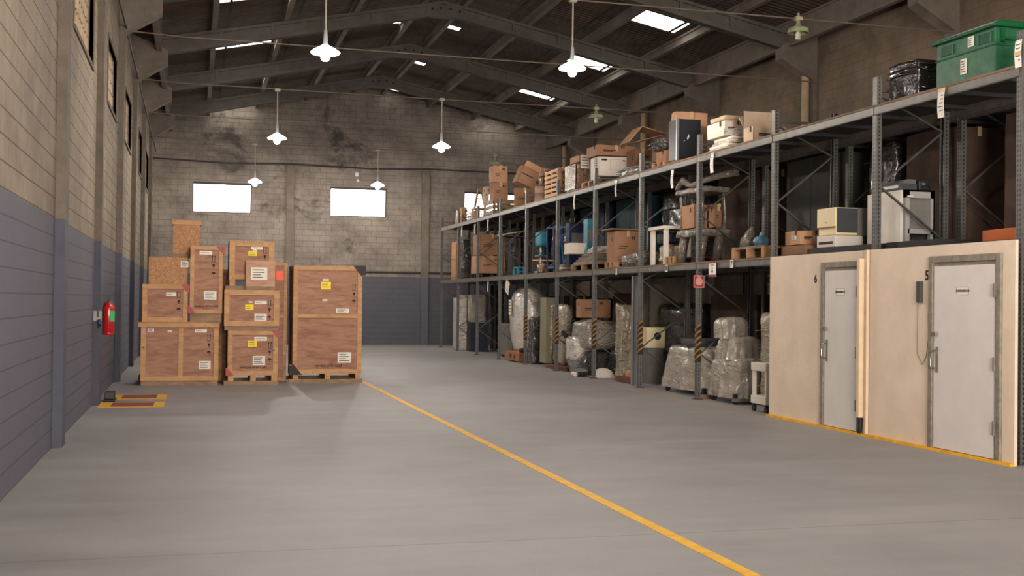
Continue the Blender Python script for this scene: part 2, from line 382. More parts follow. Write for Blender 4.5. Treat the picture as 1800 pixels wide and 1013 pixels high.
MB().cyl((.03, 0, -.14), (.03, -.12, -.2), .05).build('lens_housing', mat('white_plastic', (215, 212, 205)), c)

# frames: haunched concrete columns and tapering I-section rafters
FY = [13.15+4.93*k for k in range(-3, 6)]
COLL = mat('column_left', (104, 95, 84), .85, var=.22, scale=2.5, bump=.3)
COLP = mat('column_paint_left', (72, 73, 84), .7, var=.12)
for k, y in enumerate(FY):
    fr = thing('concrete_frame', 'precast concrete portal frame over the hall', 'roof frame', (0, y, 0)); struct(fr)
    fr['label'] = ['concrete portal frame behind the camera', 'concrete portal frame just ahead of the open gate', 'concrete portal frame above the camera', 'precast concrete frame nearest the camera on the left wall',
        'precast concrete frame at the fire extinguisher column', 'precast concrete frame above the front of the crates', 'precast concrete frame carrying the ridge bolts nearest the camera',
        'precast concrete frame third from the end wall, beyond the crates', 'precast concrete frame closest to the end wall'][k]
    t = .11
    for s in (-1, 1):
        wx = XL if s < 0 else XR
        cm = MB().box(min(wx, wx-s*.10), max(wx, wx-s*.10), -.155, .155, 2.39 if s < 0 else 0, 6.5)
        if s < 0: cm.box(wx, wx+.1, -.155, .155, 0, 2.39, 1)
        cm.build('column', [COLL if s < 0 else CONC, COLP], fr)
        hx = -.65 if s < 0 else 12.25
        MB().prism([(wx, 6.45), (wx, 7.55), (hx, zund(hx)+.06), (hx, 6.93)], 1, -.16, .16).build('haunch', CONC, fr)
        MB().prism([(wx, zund(wx)), (XC, zund(XC)), (XC, ztop(XC)), (wx, ztop(wx))], 1, -.05, .05).build('rafter', CONC_D, fr)
        fl = MB()
        fl.prism([(wx, zund(wx)), (XC, zund(XC)), (XC, zund(XC)+.08), (wx, zund(wx)+.08)], 1, -t, t)
        fl.prism([(wx, ztop(wx)-.07), (XC, ztop(XC)-.07), (XC, ztop(XC)), (wx, ztop(wx))], 1, -t, t)
        fl.build('flange', CONC_D, fr)
        st = MB()
        for q in range(1, 5):
            xx = hx + (XC-hx)*q/5.5; st.box(xx-.04, xx+.04, -t+.01, t-.01, zund(xx)+.03, ztop(xx)-.03)
        st.build('stiffener', CONC_D, fr)
    MB().box(XC-.45, XC+.45, -.10, .10, zund(XC+.45)+.02, ztop(XC+.45)).build('ridge_plate', CONC_D, fr)
    bl = MB()
    for q in (-.3, -.1, .15, .38): bl.cyl((XC+q, -.13, 8.74-.2*abs(q)), (XC+q, -.10, 8.74-.2*abs(q)), .03, 8)
    bl.build('bolt', mat('black_steel', (22, 22, 22)), fr)
    if k >= 3:
        tag(MB().tube([(XL, y-.2, 6.55), (-.3, y-.2, 6.50), (XC, y-.2, 6.47), (12.3, y-.2, 6.46), (XR, y-.2, 6.46)], .013).build('tie_rod', mat('rod_steel', (112, 100, 88), .6)),
            'thin steel tie rod across the hall, ' + ['first from the camera', 'second from the camera', 'third from the camera', 'just past the front of the tall crate', 'second from the end wall', 'nearest the end wall'][k-3], 'tie rod')
# purlins, one run per line
PX_ = [(-.85, 'left eave purlin resting on the haunches'), (.37, 'lowest left purlin, dark concrete, beside the left skylights'), (2.0, 'second left purlin, sunlit at the left skylights'), (3.65, 'third left purlin below the ridge'),
    (5.3, 'purlin just left of the ridge'), (6.3, 'purlin just right of the ridge'), (7.95, 'third right purlin below the ridge'), (9.6, 'second right purlin above the right skylights'), (11.23, 'right purlin lit by the right skylights'), (12.45, 'right eave purlin resting on the haunches')]
for x, lb in PX_:
    z = ztop(x) if abs(x-XC) < 6 else 7.2
    h = zroof(x)-z-.015
    pm = MB().box(x-.04, x+.04, YB, YE, z+.05, z+h-.04).box(x-.075, x+.075, YB, YE, z+h-.05, z+h).box(x-.06, x+.06, YB, YE, z, z+.05)
    struct(pm.build('roof_purlin', CONC), lb, 'purlin')
# roof sheets with real openings for the skylights
ROOF = mat('fibre_cement_sheet', (76, 63, 53), .9, var=.3, scale=1.4, c2=(94, 77, 64))
def roof_mat():
    m = ROOF; N = m.node_tree.nodes; L = m.node_tree.links; b = N['Principled BSDF']
    g = N.new('ShaderNodeNewGeometry'); wv = N.new('ShaderNodeTexWave'); wv.bands_direction = 'Y'; wv.inputs['Scale'].default_value = 1.8
    L.new(g.outputs['Position'], wv.inputs['Vector'])
    bp = N.new('ShaderNodeBump'); bp.inputs['Strength'].default_value = 1; bp.inputs['Distance'].default_value = .05
    L.new(wv.outputs['Fac'], bp.inputs['Height']); L.new(bp.outputs[0], b.inputs['Normal'])
roof_mat()
SKY = {}
for s, (xa, xb) in ((-1, (.42, 1.85)), (1, (9.78, 11.02))):
    SKY[s] = (xa, xb, [15.05, 20.0, 24.95, 29.9, 34.9, 39.7] if s > 0 else [15.5, 20.4, 25.3, 30.3, 35.4, 39.9])
rm = MB()
def slab(xa, xb, ya, yb): rm.add([(xa, ya, zroof(xa)), (xb, ya, zroof(xb)), (xb, yb, zroof(xb)), (xa, yb, zroof(xa)), (xa, ya, zroof(xa)+.03), (xb, ya, zroof(xb)+.03), (xb, yb, zroof(xb)+.03), (xa, yb, zroof(xa)+.03)],
    [(0, 3, 2, 1), (4, 5, 6, 7), (0, 1, 5, 4), (1, 2, 6, 5), (2, 3, 7, 6), (3, 0, 4, 7)])
# small lapped gaps beside the ridge, one or two to a bay
RG = {-1: (5.05, 5.5, [(30.75, 31.0)]), 1: (6.42, 6.85, [(30.65, 31.0), (35.6, 35.95), (40.35, 40.7)])}
n_sky = 0
for s in (-1, 1):
    xa, xb, ys = SKY[s]; ga, gb, gy = RG[s]
    lo, hi = (XL-.3, XC) if s < 0 else (XC, XR+.3)
    cuts = sorted([lo, hi, xa, xb, ga, gb])
    for a, b_ in zip(cuts, cuts[1:]):
        holes = [(q, q+1.0) for q in ys] if (a, b_) == (xa, xb) else gy if (a, b_) == (ga, gb) else []
        y = YB-.2
        for h0, h1 in holes: slab(a, b_, y, h0); y = h1
        slab(a, b_, y, YE+.2)
struct(rm.build('ceiling', ROOF))
# seams where the sheets lap
SEAM = mat('sheet_lap', (52, 43, 36), .9, var=.2)
lm = MB()
for s in (-1, 1):
    for q in range(1, 5):
        x = XC + s*(.5+1.65*q-.35); z = zroof(x)
        lm.prism([(x-.03, zroof(x-.03)-.012), (x+.03, zroof(x+.03)-.012), (x+.03, zroof(x+.03)), (x-.03, zroof(x-.03))], 1, YB, YE)
lm.build('sheet_lap', SEAM, bpy.data.objects['ceiling'])
DIM_PANE = mat('dim_pane', (255, 248, 236), emit=1.3)  # glow turned down beside the end wall to keep bright spots off the gable
def pane(a, b_, y0, y1, nm, label=None, group=None):
    z = lambda x: zroof(x)+.012
    o = MB().add([(a, y0, z(a)), (b_, y0, z(b_)), (b_, y1, z(b_)), (a, y1, z(a)), (a, y0, z(a)+.01), (b_, y0, z(b_)+.01), (b_, y1, z(b_)+.01), (a, y1, z(a)+.01)],
        [(0, 3, 2, 1), (4, 5, 6, 7), (0, 1, 5, 4), (1, 2, 6, 5), (2, 3, 7, 6), (3, 0, 4, 7)]).build(nm, DIM_PANE if y0 > 39 else GLOW)
    struct(o, label, 'skylight', group)
for s in (-1, 1):
    xa, xb, ys = SKY[s]
    for i, q in enumerate(ys):
        pane(xa, xb, q, q+1, 'skylight', '%s translucent roof sheet, %s' % ('left slope' if s < 0 else 'right slope', ['behind the first frame', 'nearest the camera', 'second from the camera', 'third from the camera', 'fourth from the camera', 'against the end wall'][i]), 'translucent roof sheets')
    ga, gb, gy = RG[s]
    for i, (a, b_) in enumerate(gy):
        pane(ga, gb, a, b_, 'skylight', 'small bright gap in the roof beside the ridge, ' + ('left side' if s < 0 else ['nearest', 'middle', 'farthest'][i] + ' on the right side'), 'bright gaps by the ridge')
# downpipes on the right wall
for y, px_ in ((23.0, 'at the right end of the green bin shelf'), (32.6, 'above the black cabinet'), (40.3, 'in the far right corner')):
    tag(MB().cyl((12.9, y, 0), (12.9, y, 7.25), .085, 12).build('downpipe', mat('pipe_beige', (176, 152, 122), .6)), 'beige downpipe on the right wall ' + {23.0: 'nearest the camera', 32.6: 'behind the black cabinet', 40.3: 'in the far corner'}[y], 'pipe')
# eave cable on the left wall
tag(MB().tube([(XL+.1, 10, 6.75), (XL+.12, 23, 6.6), (XL+.12, 32, 6.5), (XL+.1, 40.8, 6.5)], .02).build('cable', DARKM), 'dark cable along the top of the left wall under the haunches', 'cable')

# ------------------------------------------------------------------ pendant lamps
BULB = mat('lit_bulb', (255, 244, 232), emit=620)
LIT_GLASS = mat('lit_shade_glass', (250, 250, 250), emit=3)
SHADE_IN = mat('white_enamel', (236, 238, 236), .35, var=0)
SHADE_LIT = mat('grey_enamel', (150, 152, 150), .4, var=.1)
SHADE_OLD = mat('green_enamel', (128, 140, 104), .5, var=.25, c2=(168, 170, 130))
GLASSB = mat('unlit_bulb', (214, 210, 196), .3, var=0)
def lamp(x, y, z, ztop_, lit, label):
    t = thing('pendant_lamp', label, 'lamp', (x, y, z), group='lit pendant lamps' if lit else 'unlit green pendant lamps')
    sc_ = .78 if lit else .62; K = lambda pr: [(a*sc_, b*sc_) for a, b in pr]
    if lit: MB().lathe(K([(.05, .15), (.10, .12), (.20, .065), (.275, .015), (.29, -.005), (.27, -.03), (.16, -.03), (.06, -.01)]), n=24).build('lamp_shade', LIT_GLASS, t, smooth=True)
    else: MB().lathe(K([(.05, .27), (.06, .25), (.08, .19), (.2, .15), (.28, .11), (.29, -.01), (.28, -.012), (.26, .07), (.155, .13), (.06, .17), (.0, .17)]), n=24).build('lamp_shade', SHADE_OLD, t, smooth=True)
    MB().cyl((0, 0, .1), (0, 0, .34), .04, 12, .025).build('lamp_holder', SHADE_LIT if lit else SHADE_OLD, t)
    if lit: MB().lathe(K([(0, -.18), (.05, -.17), (.085, -.13), (.1, -.07), (.09, -.02), (.06, .0), (.05, .02)]), n=16).build('bulb', BULB, t, smooth=True)
    else:
        b = MB().cyl((0, 0, .1), (0, 0, 0), .035, 12)
        for k in range(4): b.lathe([(.04, -.01-.025*k), (.05, -.022-.025*k), (.04, -.035-.025*k)], n=12)
        b.cyl((0, 0, 0), (0, 0, -.11), .038, 12); b.build('bulb', GLASSB, t)
    MB().cyl((0, 0, .34), (0, 0, ztop_-z), .014, 8).build('suspension_rod', mat('rod_grey', (168, 160, 150), .5), t)
    B(-.06, .06, -.04, .04, ztop_-z-.03, ztop_-z+.03).build('clamp', mat('clamp_beige', (180, 164, 140), .5), t)
ly = [17.9, 27.75, 37.7]
for k, (a, b_) in enumerate([((572, 92), (1006, 120)), ((487, 243), (776, 258)), ((448, 320), (664, 326))]):
    q = P(*a, Y=ly[k]); lamp(q.x, ly[k], q.z, 6.47, True, 'lit white pendant lamp on the left side of the hall, ' + ['nearest the camera', 'in front of the gable', 'farthest away'][k])
    if k == 0: xl_, zl_ = q.x, q.z
    q = P(*b_, Y=ly[k]); lamp(q.x, ly[k], q.z, 6.47, True, 'lit white pendant lamp right of the ridge, ' + ['nearest the camera', 'in front of the gable', 'farthest away'][k])
for k, y in enumerate((8.04,)):          # unseen lamps added to both rows to brighten floor and crates
    lamp(xl_, y, zl_, 6.47, True, 'lit white pendant lamp of the left row ' + 'added overhead, out of view in front of the camera')
    lamp(5.7, y, zl_, 6.47, True, 'lit white pendant lamp right of the ridge ' + 'added overhead, out of view in front of the camera')
for k, a in enumerate([(1403, 58), (1048, 208), (870, 290)]):
    q = P(*a, Y=ly[k]); lamp(q.x, ly[k], q.z, 6.47, False, 'unlit green enamel pendant lamp ' + ['near the downpipe, left of the green bin', 'above the cartons on the top shelf', 'far away, above the square cartons'][k])

# ------------------------------------------------------------------ pallet racking
def post_mat():
    m = mat('rack_post', (94, 93, 89), .5, .35, var=.22, scale=9, spec=.5); N = m.node_tree.nodes; L = m.node_tree.links; b = N['Principled BSDF']
    tc = N.new('ShaderNodeTexCoord'); s = N.new('ShaderNodeSeparateXYZ'); L.new(tc.outputs['Object'], s.inputs[0])
    n = N.new('ShaderNodeSeparateXYZ'); L.new(tc.outputs['Normal'], n.inputs[0])
    A = lambda o, a, b_=None: math_n(N, L, o, a, b_)
    zf = A('LESS_THAN', A('FRACT', A('MULTIPLY', s.outputs[2], 20.0)), .55)
    fx = A('MULTIPLY', A('LESS_THAN', n.outputs[0], -.5), A('LESS_THAN', A('ABSOLUTE', A('SUBTRACT', A('ABSOLUTE', s.outputs[1]), .02)), .007))
    fy = A('MULTIPLY', A('LESS_THAN', n.outputs[1], -.5), A('LESS_THAN', A('ABSOLUTE', s.outputs[0]), .009))
    f = A('MULTIPLY', zf, A('MAXIMUM', fx, fy))
    old = b.inputs['Base Color'].links[0].from_socket
    L.new(mixc(N, L, f, old, lin((18, 18, 19))), b.inputs['Base Color']); L.new(A('MULTIPLY', A('SUBTRACT', 1.0, f), .35), b.inputs['Metallic'])
    return m
POSTM = post_mat()
STEEL = mat('rack_steel', (80, 79, 76), .5, .35, var=.22, scale=9, spec=.5)
STEEL_B = mat('rack_beam', (106, 102, 97), .5, .3, var=.2, scale=6)
RUST = mat('rack_beam_top', (116, 94, 74), .8, var=.25)
HOLE = mat('slot_dark', (22, 22, 23), .9, var=0)
DECK = mat('rack_deck', (46, 45, 44), .8, var=.2)
BLACKY = mat('tape_black', (30, 28, 26), .6, var=0)
YELT = mat('tape_yellow', (150, 106, 42), .6, var=.2)
RY = [10.0+2.6*k for k in range(12)]
FX, BX = 8.05, 9.0
Z1, Z2 = 2.28, 4.05           # shelf tops
def rack(name, label, fx, bx, front):
    r = thing(name, label, 'pallet rack', (fx, RY[0], 0))
    for k, y in enumerate(RY):
        y -= RY[0]
        for i, x in enumerate((0, bx-fx)):
            h = 4.38
            s = 1 if i == 0 else -1
            c_ = [(-.035, -.045), (.035, -.045), (.035, -.025), (.03, -.025), (.03, -.04), (-.03, -.04), (-.03, .04), (.03, .04), (.03, .025), (.035, .025), (.035, .045), (-.035, .045)]
            p = MB().prism([(s*a, b_) for a, b_ in c_], 2, 0, h)
            po = p.build('post', POSTM, r, loc=(x, y, 0))
            B(-.07, .07, -.07, .07, 0, .012).build('foot_plate', DARKM, po)
        zz = [(1, .12), (0, .75), (1, 1.4), (0, 2.0), (1, 2.42), (0, 3.05), (1, 3.75), (0, 4.16)]
        if front:
            for a, b_ in zip(zz, zz[1:]):
                MB().bar((.03+a[0]*(bx-fx-.06), y, a[1]), (.03+b_[0]*(bx-fx-.06), y, b_[1]), .03, .022).build('brace', STEEL, r)
            MB().bar((.03, y, 4.22), (bx-fx-.03, y, 4.22), .03).build('crossbar', STEEL, r)
        else:
            q = MB()
            for a, b_ in zip(zz, zz[1:]): q.bar((.03+a[0]*(bx-fx-.06), y, a[1]), (.03+b_[0]*(bx-fx-.06), y, b_[1]), .03, .022)
            q.build('brace', STEEL, r)
        if front and 3 <= k <= 7:                      # hazard tape wound round the post near the aisle
            g = MB().box(-.0405, .037, y-.0475, y+.047, .62, 1.22, 0)
            for j in range(6):
                z = .62+j*.1
                g.add([(-.042, y+.047, z), (-.042, y-.0485, z+.06), (-.042, y-.0485, z+.095), (-.042, y+.047, z+.035)], [(0, 1, 2, 3)], 1)
                g.add([(-.042, y-.0485, z+.06), (.037, y-.0485, z+.11), (.037, y-.0485, z+.145), (-.042, y-.0485, z+.095)], [(0, 1, 2, 3)], 1)
            g.build('hazard_tape', [BLACKY, YELT], r)
    for k in range(11):
        y0, y1 = RY[k]-RY[0]+.045, RY[k+1]-RY[0]-.045
        for zt, lev in ((Z1-.01, 0), (Z2-.01, 1)):
            for i, x in enumerate((-.035, bx-fx+.035)):
                if front and lev == 0 and i == 0 and k < 2: continue
                s = -1 if i == 0 else 1
                b_ = MB().box(min(x, x+s*.012)-.0, max(x, x+s*.012), y0-.03, y1+.03, zt-.12, zt-.028).box(x-.03 if s > 0 else x-.012, x+.012 if s > 0 else x+.03, y0-.03, y1+.03, zt-.125, zt-.115)
                b_.box(x-.03 if s > 0 else x-.02, x+.02 if s > 0 else x+.03, y0-.03, y1+.03, zt-.03, zt-.004, 1)
                b_.build('beam', [STEEL_B, RUST], r)
            d = MB(); n = 6
            for j in range(n):
                a = .03+(bx-fx-.06)*j/n; d.box(a, a+(bx-fx-.06)/n-.012, y0-.04, y1+.04, zt-.03, zt+.008)
            for j in range(3): yy = y0+(y1-y0)*(j+.5)/3; d.box(.02, bx-fx-.02, yy-.02, yy+.02, zt-.075, zt-.03)
            d.build('shelf_deck', DECK, r)
    return r
rack('pallet_rack', 'long grey two-level pallet rack facing the aisle, full of stored goods', FX, BX, True)
rack('pallet_rack', 'second row of grey pallet racking standing in the dark behind the aisle rack', 9.25, 10.2, False)

# ------------------------------------------------------------------ two cold rooms under the near bays
CREAM = mat('cold_room_cream', (214, 195, 172), .6, var=.06, scale=2, bump=.15, c2=(222, 204, 182))
CREAM_D = mat('cold_room_trim', (206, 182, 152), .6, var=.1)
DOORW = mat('door_white', (208, 202, 198), .5, var=.04, scale=3)
FRAMEG = mat('door_frame_grey', (128, 120, 108), .6, .1, var=.3, scale=12)
CHROME = mat('chrome', (200, 200, 200), .22, 1, var=0)
INK = mat('black_ink', (26, 25, 26), .7, var=0)
GASK = mat('rubber_gasket', (60, 56, 50), .7, var=.2)
KERB = mat('kerb_yellow', (226, 168, 36), .6, var=.2, scale=8)
PAPER = mat('paper', (222, 216, 204), .7, var=.04)
CX = 7.87
def cold_room(y0, y1, dy0, dy1, num, label, ny, device):
    r = thing('cold_room', label, 'cold room', (CX, y0, 0)); h = 2.255; L_ = y1-y0
    a, b_ = dy0-y0, dy1-y0; zt = 2.13
    MB().box(0, .035, 0, a, 0, h).box(0, .035, b_, L_, 0, h).box(0, .035, a, b_, zt, h).build('front_wall', CREAM, r, bev=.004)
    if num == '6': B(.035, 1.06, L_-.1, L_, 0, 2.1).build('side_wall', CREAM, r)
    else: B(.035, 1.06, .26, .36, 0, 2.1).build('side_wall', CREAM, r)
    if num == '6': B(-.03, .0, 0, .045, .0, h).build('corner_trim', CREAM_D, r)
    f = MB().box(-.03, .06, a, a+.07, .02, zt).box(-.03, .06, b_-.07, b_, .02, zt).box(-.03, .06, a+.07, b_-.07, zt-.07, zt)
    f.box(-.012, .05, a+.07, a+.10, .02, zt-.07).box(-.012, .05, b_-.085, b_-.07, .02, zt-.07).box(-.010, .05, a+.10, b_-.085, zt-.11, zt-.07).box(-.02, .05, a+.1, b_-.085, .0, .03)
    f.build('door_frame', [FRAMEG], r, bev=.004)
    d0, d1 = a+.10, b_-.085
    d = B(-.018, .03, d0, d1, .035, zt-.11).build('door', DOORW, r, bev=.004)
    hy = d1-.06
    hm = MB().box(-.024, -.018, hy-.03, hy+.015, .86, 1.14)
    hm.build('handle_plate', FRAMEG, d)
    MB().tube([(-.018, hy+.02, .90), (-.07, hy+.03, .92), (-.075, hy+.03, 1.0), (-.07, hy+.03, 1.08), (-.018, hy+.02, 1.1)], .012).build('handle', CHROME, d)
    MB().cyl((-.018, hy, 1.28), (-.06, hy, 1.28), .028, 14, .024).build('lock', CHROME, d)
    g = MB()
    for z in (.35, 1.0, 1.75): g.box(-.045, -.02, d0-.03, d0-.008, z-.07, z+.07)
    g.build('hinge', FRAMEG, d)
    B(-.008, -.006, d0-.012, d0, .04, zt-.11).build('gasket', GASK, d)
    sgn = B(-.021, -.018, (d0+d1)/2-.105, (d0+d1)/2+.105, 1.70, 1.80).build('door_sign', PAPER, d)
    fr = MB(); yc = (d0+d1)/2
    for (ya, yb, za, zb_) in ((-.1, .1, 1.790, 1.794), (-.1, .1, 1.706, 1.710), (-.1, -.096, 1.706, 1.794), (.096, .1, 1.706, 1.794)): fr.box(-.0225, -.021, yc+ya, yc+yb, za, zb_)
    fr.build('sign_border', INK, d)
    text('ALMOXARIFADO', .034, d, INK, (-.0225, yc, 1.748), FRONT_X, 'sign_lettering', .0006, sx=.86)
    text(num, .15, r, INK, (-.002, ny-y0, 1.92), FRONT_X, 'room_number', .001, sx=.95)
    B(-.05, .0, 0, L_, 0, .03).build('kerb', KERB, r)
    if num == '6':
        B(-.09, .0, .06, .13, .22, h-.1).build('drain_cover', CREAM_D, r, bev=.01)
        MB().tube([(-.05, .09, .24), (-.05, .09, .10), (-.05, .11, .035)], .028).build('drain_pipe', INK, r)
    if device:
        dv = B(-.035, 0, device-y0-.045, device-y0+.045, 1.62, 1.86).build('thermostat', mat('device_grey', (62, 62, 58), .5), r, bev=.005)
        MB().tube([(-.015, device-y0+.03, 1.62), (-.01, device-y0+.045, 1.3), (-.01, device-y0+.045, 1.05), (-.01, device-y0-.05, .93), (-.01, device-y0-.12, 1.02), (-.01, device-y0-.16, 1.25), (-.01, device-y0-.15, 1.5)], .004, 5).build('thermostat_wire', mat('wire_grey', (120, 108, 96)), r)
    return r
cold_room(12.47, 14.98, 12.60, 13.545, '6', 'cream cold room with the number 6 and a narrower-looking white door, farther from the camera', 13.72, None)
cold_room(9.86, 12.45, 10.05, 11.245, '5', 'cream cold room with the number 5, nearest the camera, wall thermostat beside its white door', 11.31, 11.42)

# ------------------------------------------------------------------ goods: builders
KRAFT = mat('kraft_board', (152, 112, 83), .8, var=.12, scale=3)
KRAFT2 = mat('kraft_board_pale', (178, 136, 104), .8, var=.12, scale=3)
KRAFT3 = mat('kraft_board_dark', (128, 92, 66), .8, var=.14, scale=3)
KRAFT_IN = mat('kraft_inside', (150, 108, 74), .85, var=.1)
WCARD = mat('white_carton', (212, 202, 188), .7, var=.06, scale=3)
BEIGEC = mat('beige_carton', (188, 166, 140), .8, var=.1, scale=3)
TAPE = mat('packing_tape', (188, 160, 124), .35, var=.1)
PRINT = mat('carton_print', (66, 52, 44), .8, var=.1)
PLYW = wood_mat('plywood', (132, 90, 68), (168, 122, 96), 2.2, (1, 1, 5))
PLYL = wood_mat('plywood_light', (160, 118, 92), (186, 144, 116), 2.6, (1, 1, 4))
PINE = wood_mat('pine', (164, 120, 78), (192, 148, 102), 3, (1, 1, 3), True)
PINE_D = wood_mat('weathered_pine', (118, 92, 66), (150, 120, 90), 3, (1, 1, 3))
PALW = wood_mat('pallet_wood', (138, 98, 62), (176, 132, 88), 3, (1, 3, 1))
OSB = mat('strand_board', (170, 122, 84), .8, var=.35, scale=38, c2=(190, 144, 104), detail=3)
REDT = mat('red_corner_tape', (152, 40, 42), .45, var=.12)
YELL = mat('yellow_label', (238, 208, 40), .6, var=.03)
ORL = mat('orange_label', (246, 92, 62), .5, var=.03)
LTEXT = mat('label_print', (104, 100, 96), .8, var=0)
FILM_G = film_mat('stretch_film_grey', (150, 140, 128))
FILM_S = film_mat('stretch_film_silver', (208, 200, 190), cf=.6, bump=1.2)
FILM_B = film_mat('stretch_film_brown', (124, 94, 72), cf=.4)
FILM_K = film_mat('stretch_film_black', (26, 25, 26), rough=.2, cf=.12, crease=(150, 150, 150))
FILM_D = film_mat('stretch_film_dark', (66, 63, 60), cf=.25)
FILM_Y = film_mat('stretch_film_cream', (160, 149, 128), cf=.4, bscale=18)
BUBBLE = film_mat('bubble_wrap', (118, 109, 98), bscale=60, cf=.45, bump=1)
BLACKS = mat('black_panel', (34, 36, 40), .45, var=.15)
ALU = mat('aluminium', (170, 172, 176), .35, .8, var=.06)
BLUEP = mat('blue_paint', (38, 72, 128), .5, var=.15)
TEALP = mat('teal_paint', (44, 118, 132), .5, var=.2)
WHITEP = mat('white_paint_metal', (206, 198, 186), .5, var=.06)
GREYM = mat('machine_grey', (112, 108, 102), .6, var=.15)
CREAMP = mat('cream_plastic', (222, 206, 162), .5, var=.05)
DGREY = mat('dark_grey_panel', (62, 64, 68), .6, var=.1)

def inbay(ya, yb):
    """keep a Y range clear of the upright frames"""
    for yk in RY:
        if ya < yk+.07 and yb > yk-.07:
            if yk-ya > yb-yk: yb = yk-.07
            else: ya = yk+.07
    return ya, max(yb, ya+.1)
def bay(d):
    x0, x1, ya, yb, za, zb_ = d
    if x0 < 9.05: x0, x1 = max(x0, 8.1), min(x1, 8.95)
    ya, yb = inbay(ya, yb); return (x0, x1, ya, yb, za, zb_)
def place(xl, xm, xr, yt, zb, X=8.14, dmax=1.1):
    n = P(xm, yt, X=X); f = P(xl, yt, X=X); ya, yb = inbay(n.y, f.y); r = P(xr, yt, Y=ya)
    return bay((X, min(max(r.x, X+.05), X+dmax), ya, yb, zb, n.z))
def dims(d): return d[1]-d[0], d[3]-d[2], d[5]-d[4]
def root(name, label, cat, d, group=None, rotz=0): return thing(name, label, cat, (d[0], d[2], d[4]), rotz, group)
def lab(parent, face, a, b_, z0, z1, mt=None, lines=4, off=0, name='label'):
    """a stuck-on label: face 'x' = on the x=off plane looking -x, 'y' = on the y=off plane looking -y"""
    q = MB(); t = .002
    if face == 'x': q.box(off-t, off, a, b_, z0, z1)
    else: q.box(a, b_, off-t, off, z0, z1)
    for k in range(lines):
        z = z1-(z1-z0)*(k+1)/(lines+1); h = (z1-z0)*.03+.002; e = b_-(b_-a)*(.12+.3*R.random()); s = a+(b_-a)*.1
        if face == 'x': q.box(off-t*1.5, off-t, a+(b_-e), b_-(b_-a)*.1, z-h, z+h, 1)
        else: q.box(s, e, off-t*1.5, off-t, z-h, z+h, 1)
    return q.build(name, [mt or PAPER, LTEXT], parent)
def flap(parent, c, size, rot, m): return MB().obox(c, size, rot).build('flap', m, parent)
def carton(label, d, m=None, group=None, tape=True, flaps=None, prints=1, rotz=0, labels=0, sag=.012, name='cardboard_box', cat='box'):
    m = m or KRAFT; d = bay(d); w_, l, h = dims(d); r = root(name, label, cat, d, group, rotz)
    b = MB().lump(0, w_, 0, l, 0, h, n=5, amp=sag, freq=2.2, seed=R.random()*40, rnd=.04) if flaps is None else \
        MB().box(0, w_, 0, .008, 0, h).box(0, w_, l-.008, l, 0, h).box(0, .008, 0, l, 0, h).box(w_-.008, w_, 0, l, 0, h).box(0, w_, 0, l, 0, .02)
    b.build('body', m, r, bev=.006 if flaps is None else 0)
    if tape and flaps is None:
        MB().box(w_/2-.03, w_/2+.03, -.006, l+.006, h+.001, h+.005).box(w_/2-.03, w_/2+.03, -.008, -.005, h-.12, h+.003).build('tape', TAPE, r)
    if flaps:
        for s in flaps:
            if s == 'n': flap(r, (w_/2, -.09, h+.10), (w_-.02, .006, .26), (.75, 0, 0), m)
            if s == 's': flap(r, (w_/2, l+.09, h+.10), (w_-.02, .006, .26), (-.75, 0, 0), m)
            if s == 'a': flap(r, (-.08, l/2, h+.11), (.006, l-.02, .27), (0, -.62, 0), m)
            if s == 'u': flap(r, (w_/2, l, h+.14), (w_-.02, .006, .28), (-.1, 0, 0), m)
            if s == 'f': flap(r, (-.1, l/2, h-.08), (.006, l-.02, .24), (0, .7, 0), m)
    if prints:
        q = MB()
        if h > .18:
            for k in range(2): q.box(w_*.62+.05*k, w_*.62+.05*k+.03, -.0125, -.009, h*.72, h*.72+.06)
            q.box(w_*.15, w_*.5, -.0125, -.009, h*.48, h*.48+.02).box(w_*.15, w_*.42, -.0125, -.009, h*.4, h*.4+.015)
            q.box(-.0125, -.009, l*.2, l*.2+.04, h*.66, h*.66+.08)
            q.build('printed_mark', PRINT, r)
    if labels: lab(r, 'y', w_*.55, w_*.85, h*.3, h*.62, off=-.012)
    if labels > 1: lab(r, 'x', l*.2, l*.5, h*.35, h*.65, off=-.012)
    return r
def wrapped(label, d, m, n=20, amp=.035, freq=2.6, rnd=.2, taper=0, group=None, name='wrapped_bundle', cat='wrapped goods', base=None, labels=0, rotz=0, folds=True, top=None):
    d = bay(d); w_, l, h = dims(d); r = root(name, label, cat, d, group, rotz)
    e_ = min(amp*.7, w_*.2, l*.2); MB().lump(e_, w_-e_, e_, l-e_, 0, h-e_, n=n, amp=amp, freq=freq, seed=R.random()*60, rnd=rnd, taper=taper).build('wrapping', m, r, smooth=True)
    if folds:
        q = MB(); k = 3
        for i in range(k):
            z = h*(.15+.7*R.random()); q.tube([(-amp*.5-.004, l*.05, z), (-amp*.6-.008, l*.5, z+.04*R.random()), (-amp*.5, l*.97, z+.05*R.random()-.02)], .008, 5)
            z = h*(.15+.7*R.random()); q.tube([(w_*.04, -amp*.5-.004, z), (w_*.5, -amp*.6-.008, z-.05*R.random()), (w_*.96, -amp*.4, z+.04)], .008, 5)
        q.build('film_fold', m, r, smooth=True)
    if labels: lab(r, 'y', w_*.3, w_*.6, h*.45, h*.65, off=-amp*.6-.01)
    if labels == 2: lab(r, 'x', l*.3, l*.75, h*.5, h*.75, off=-amp*.6-.01)
    return r
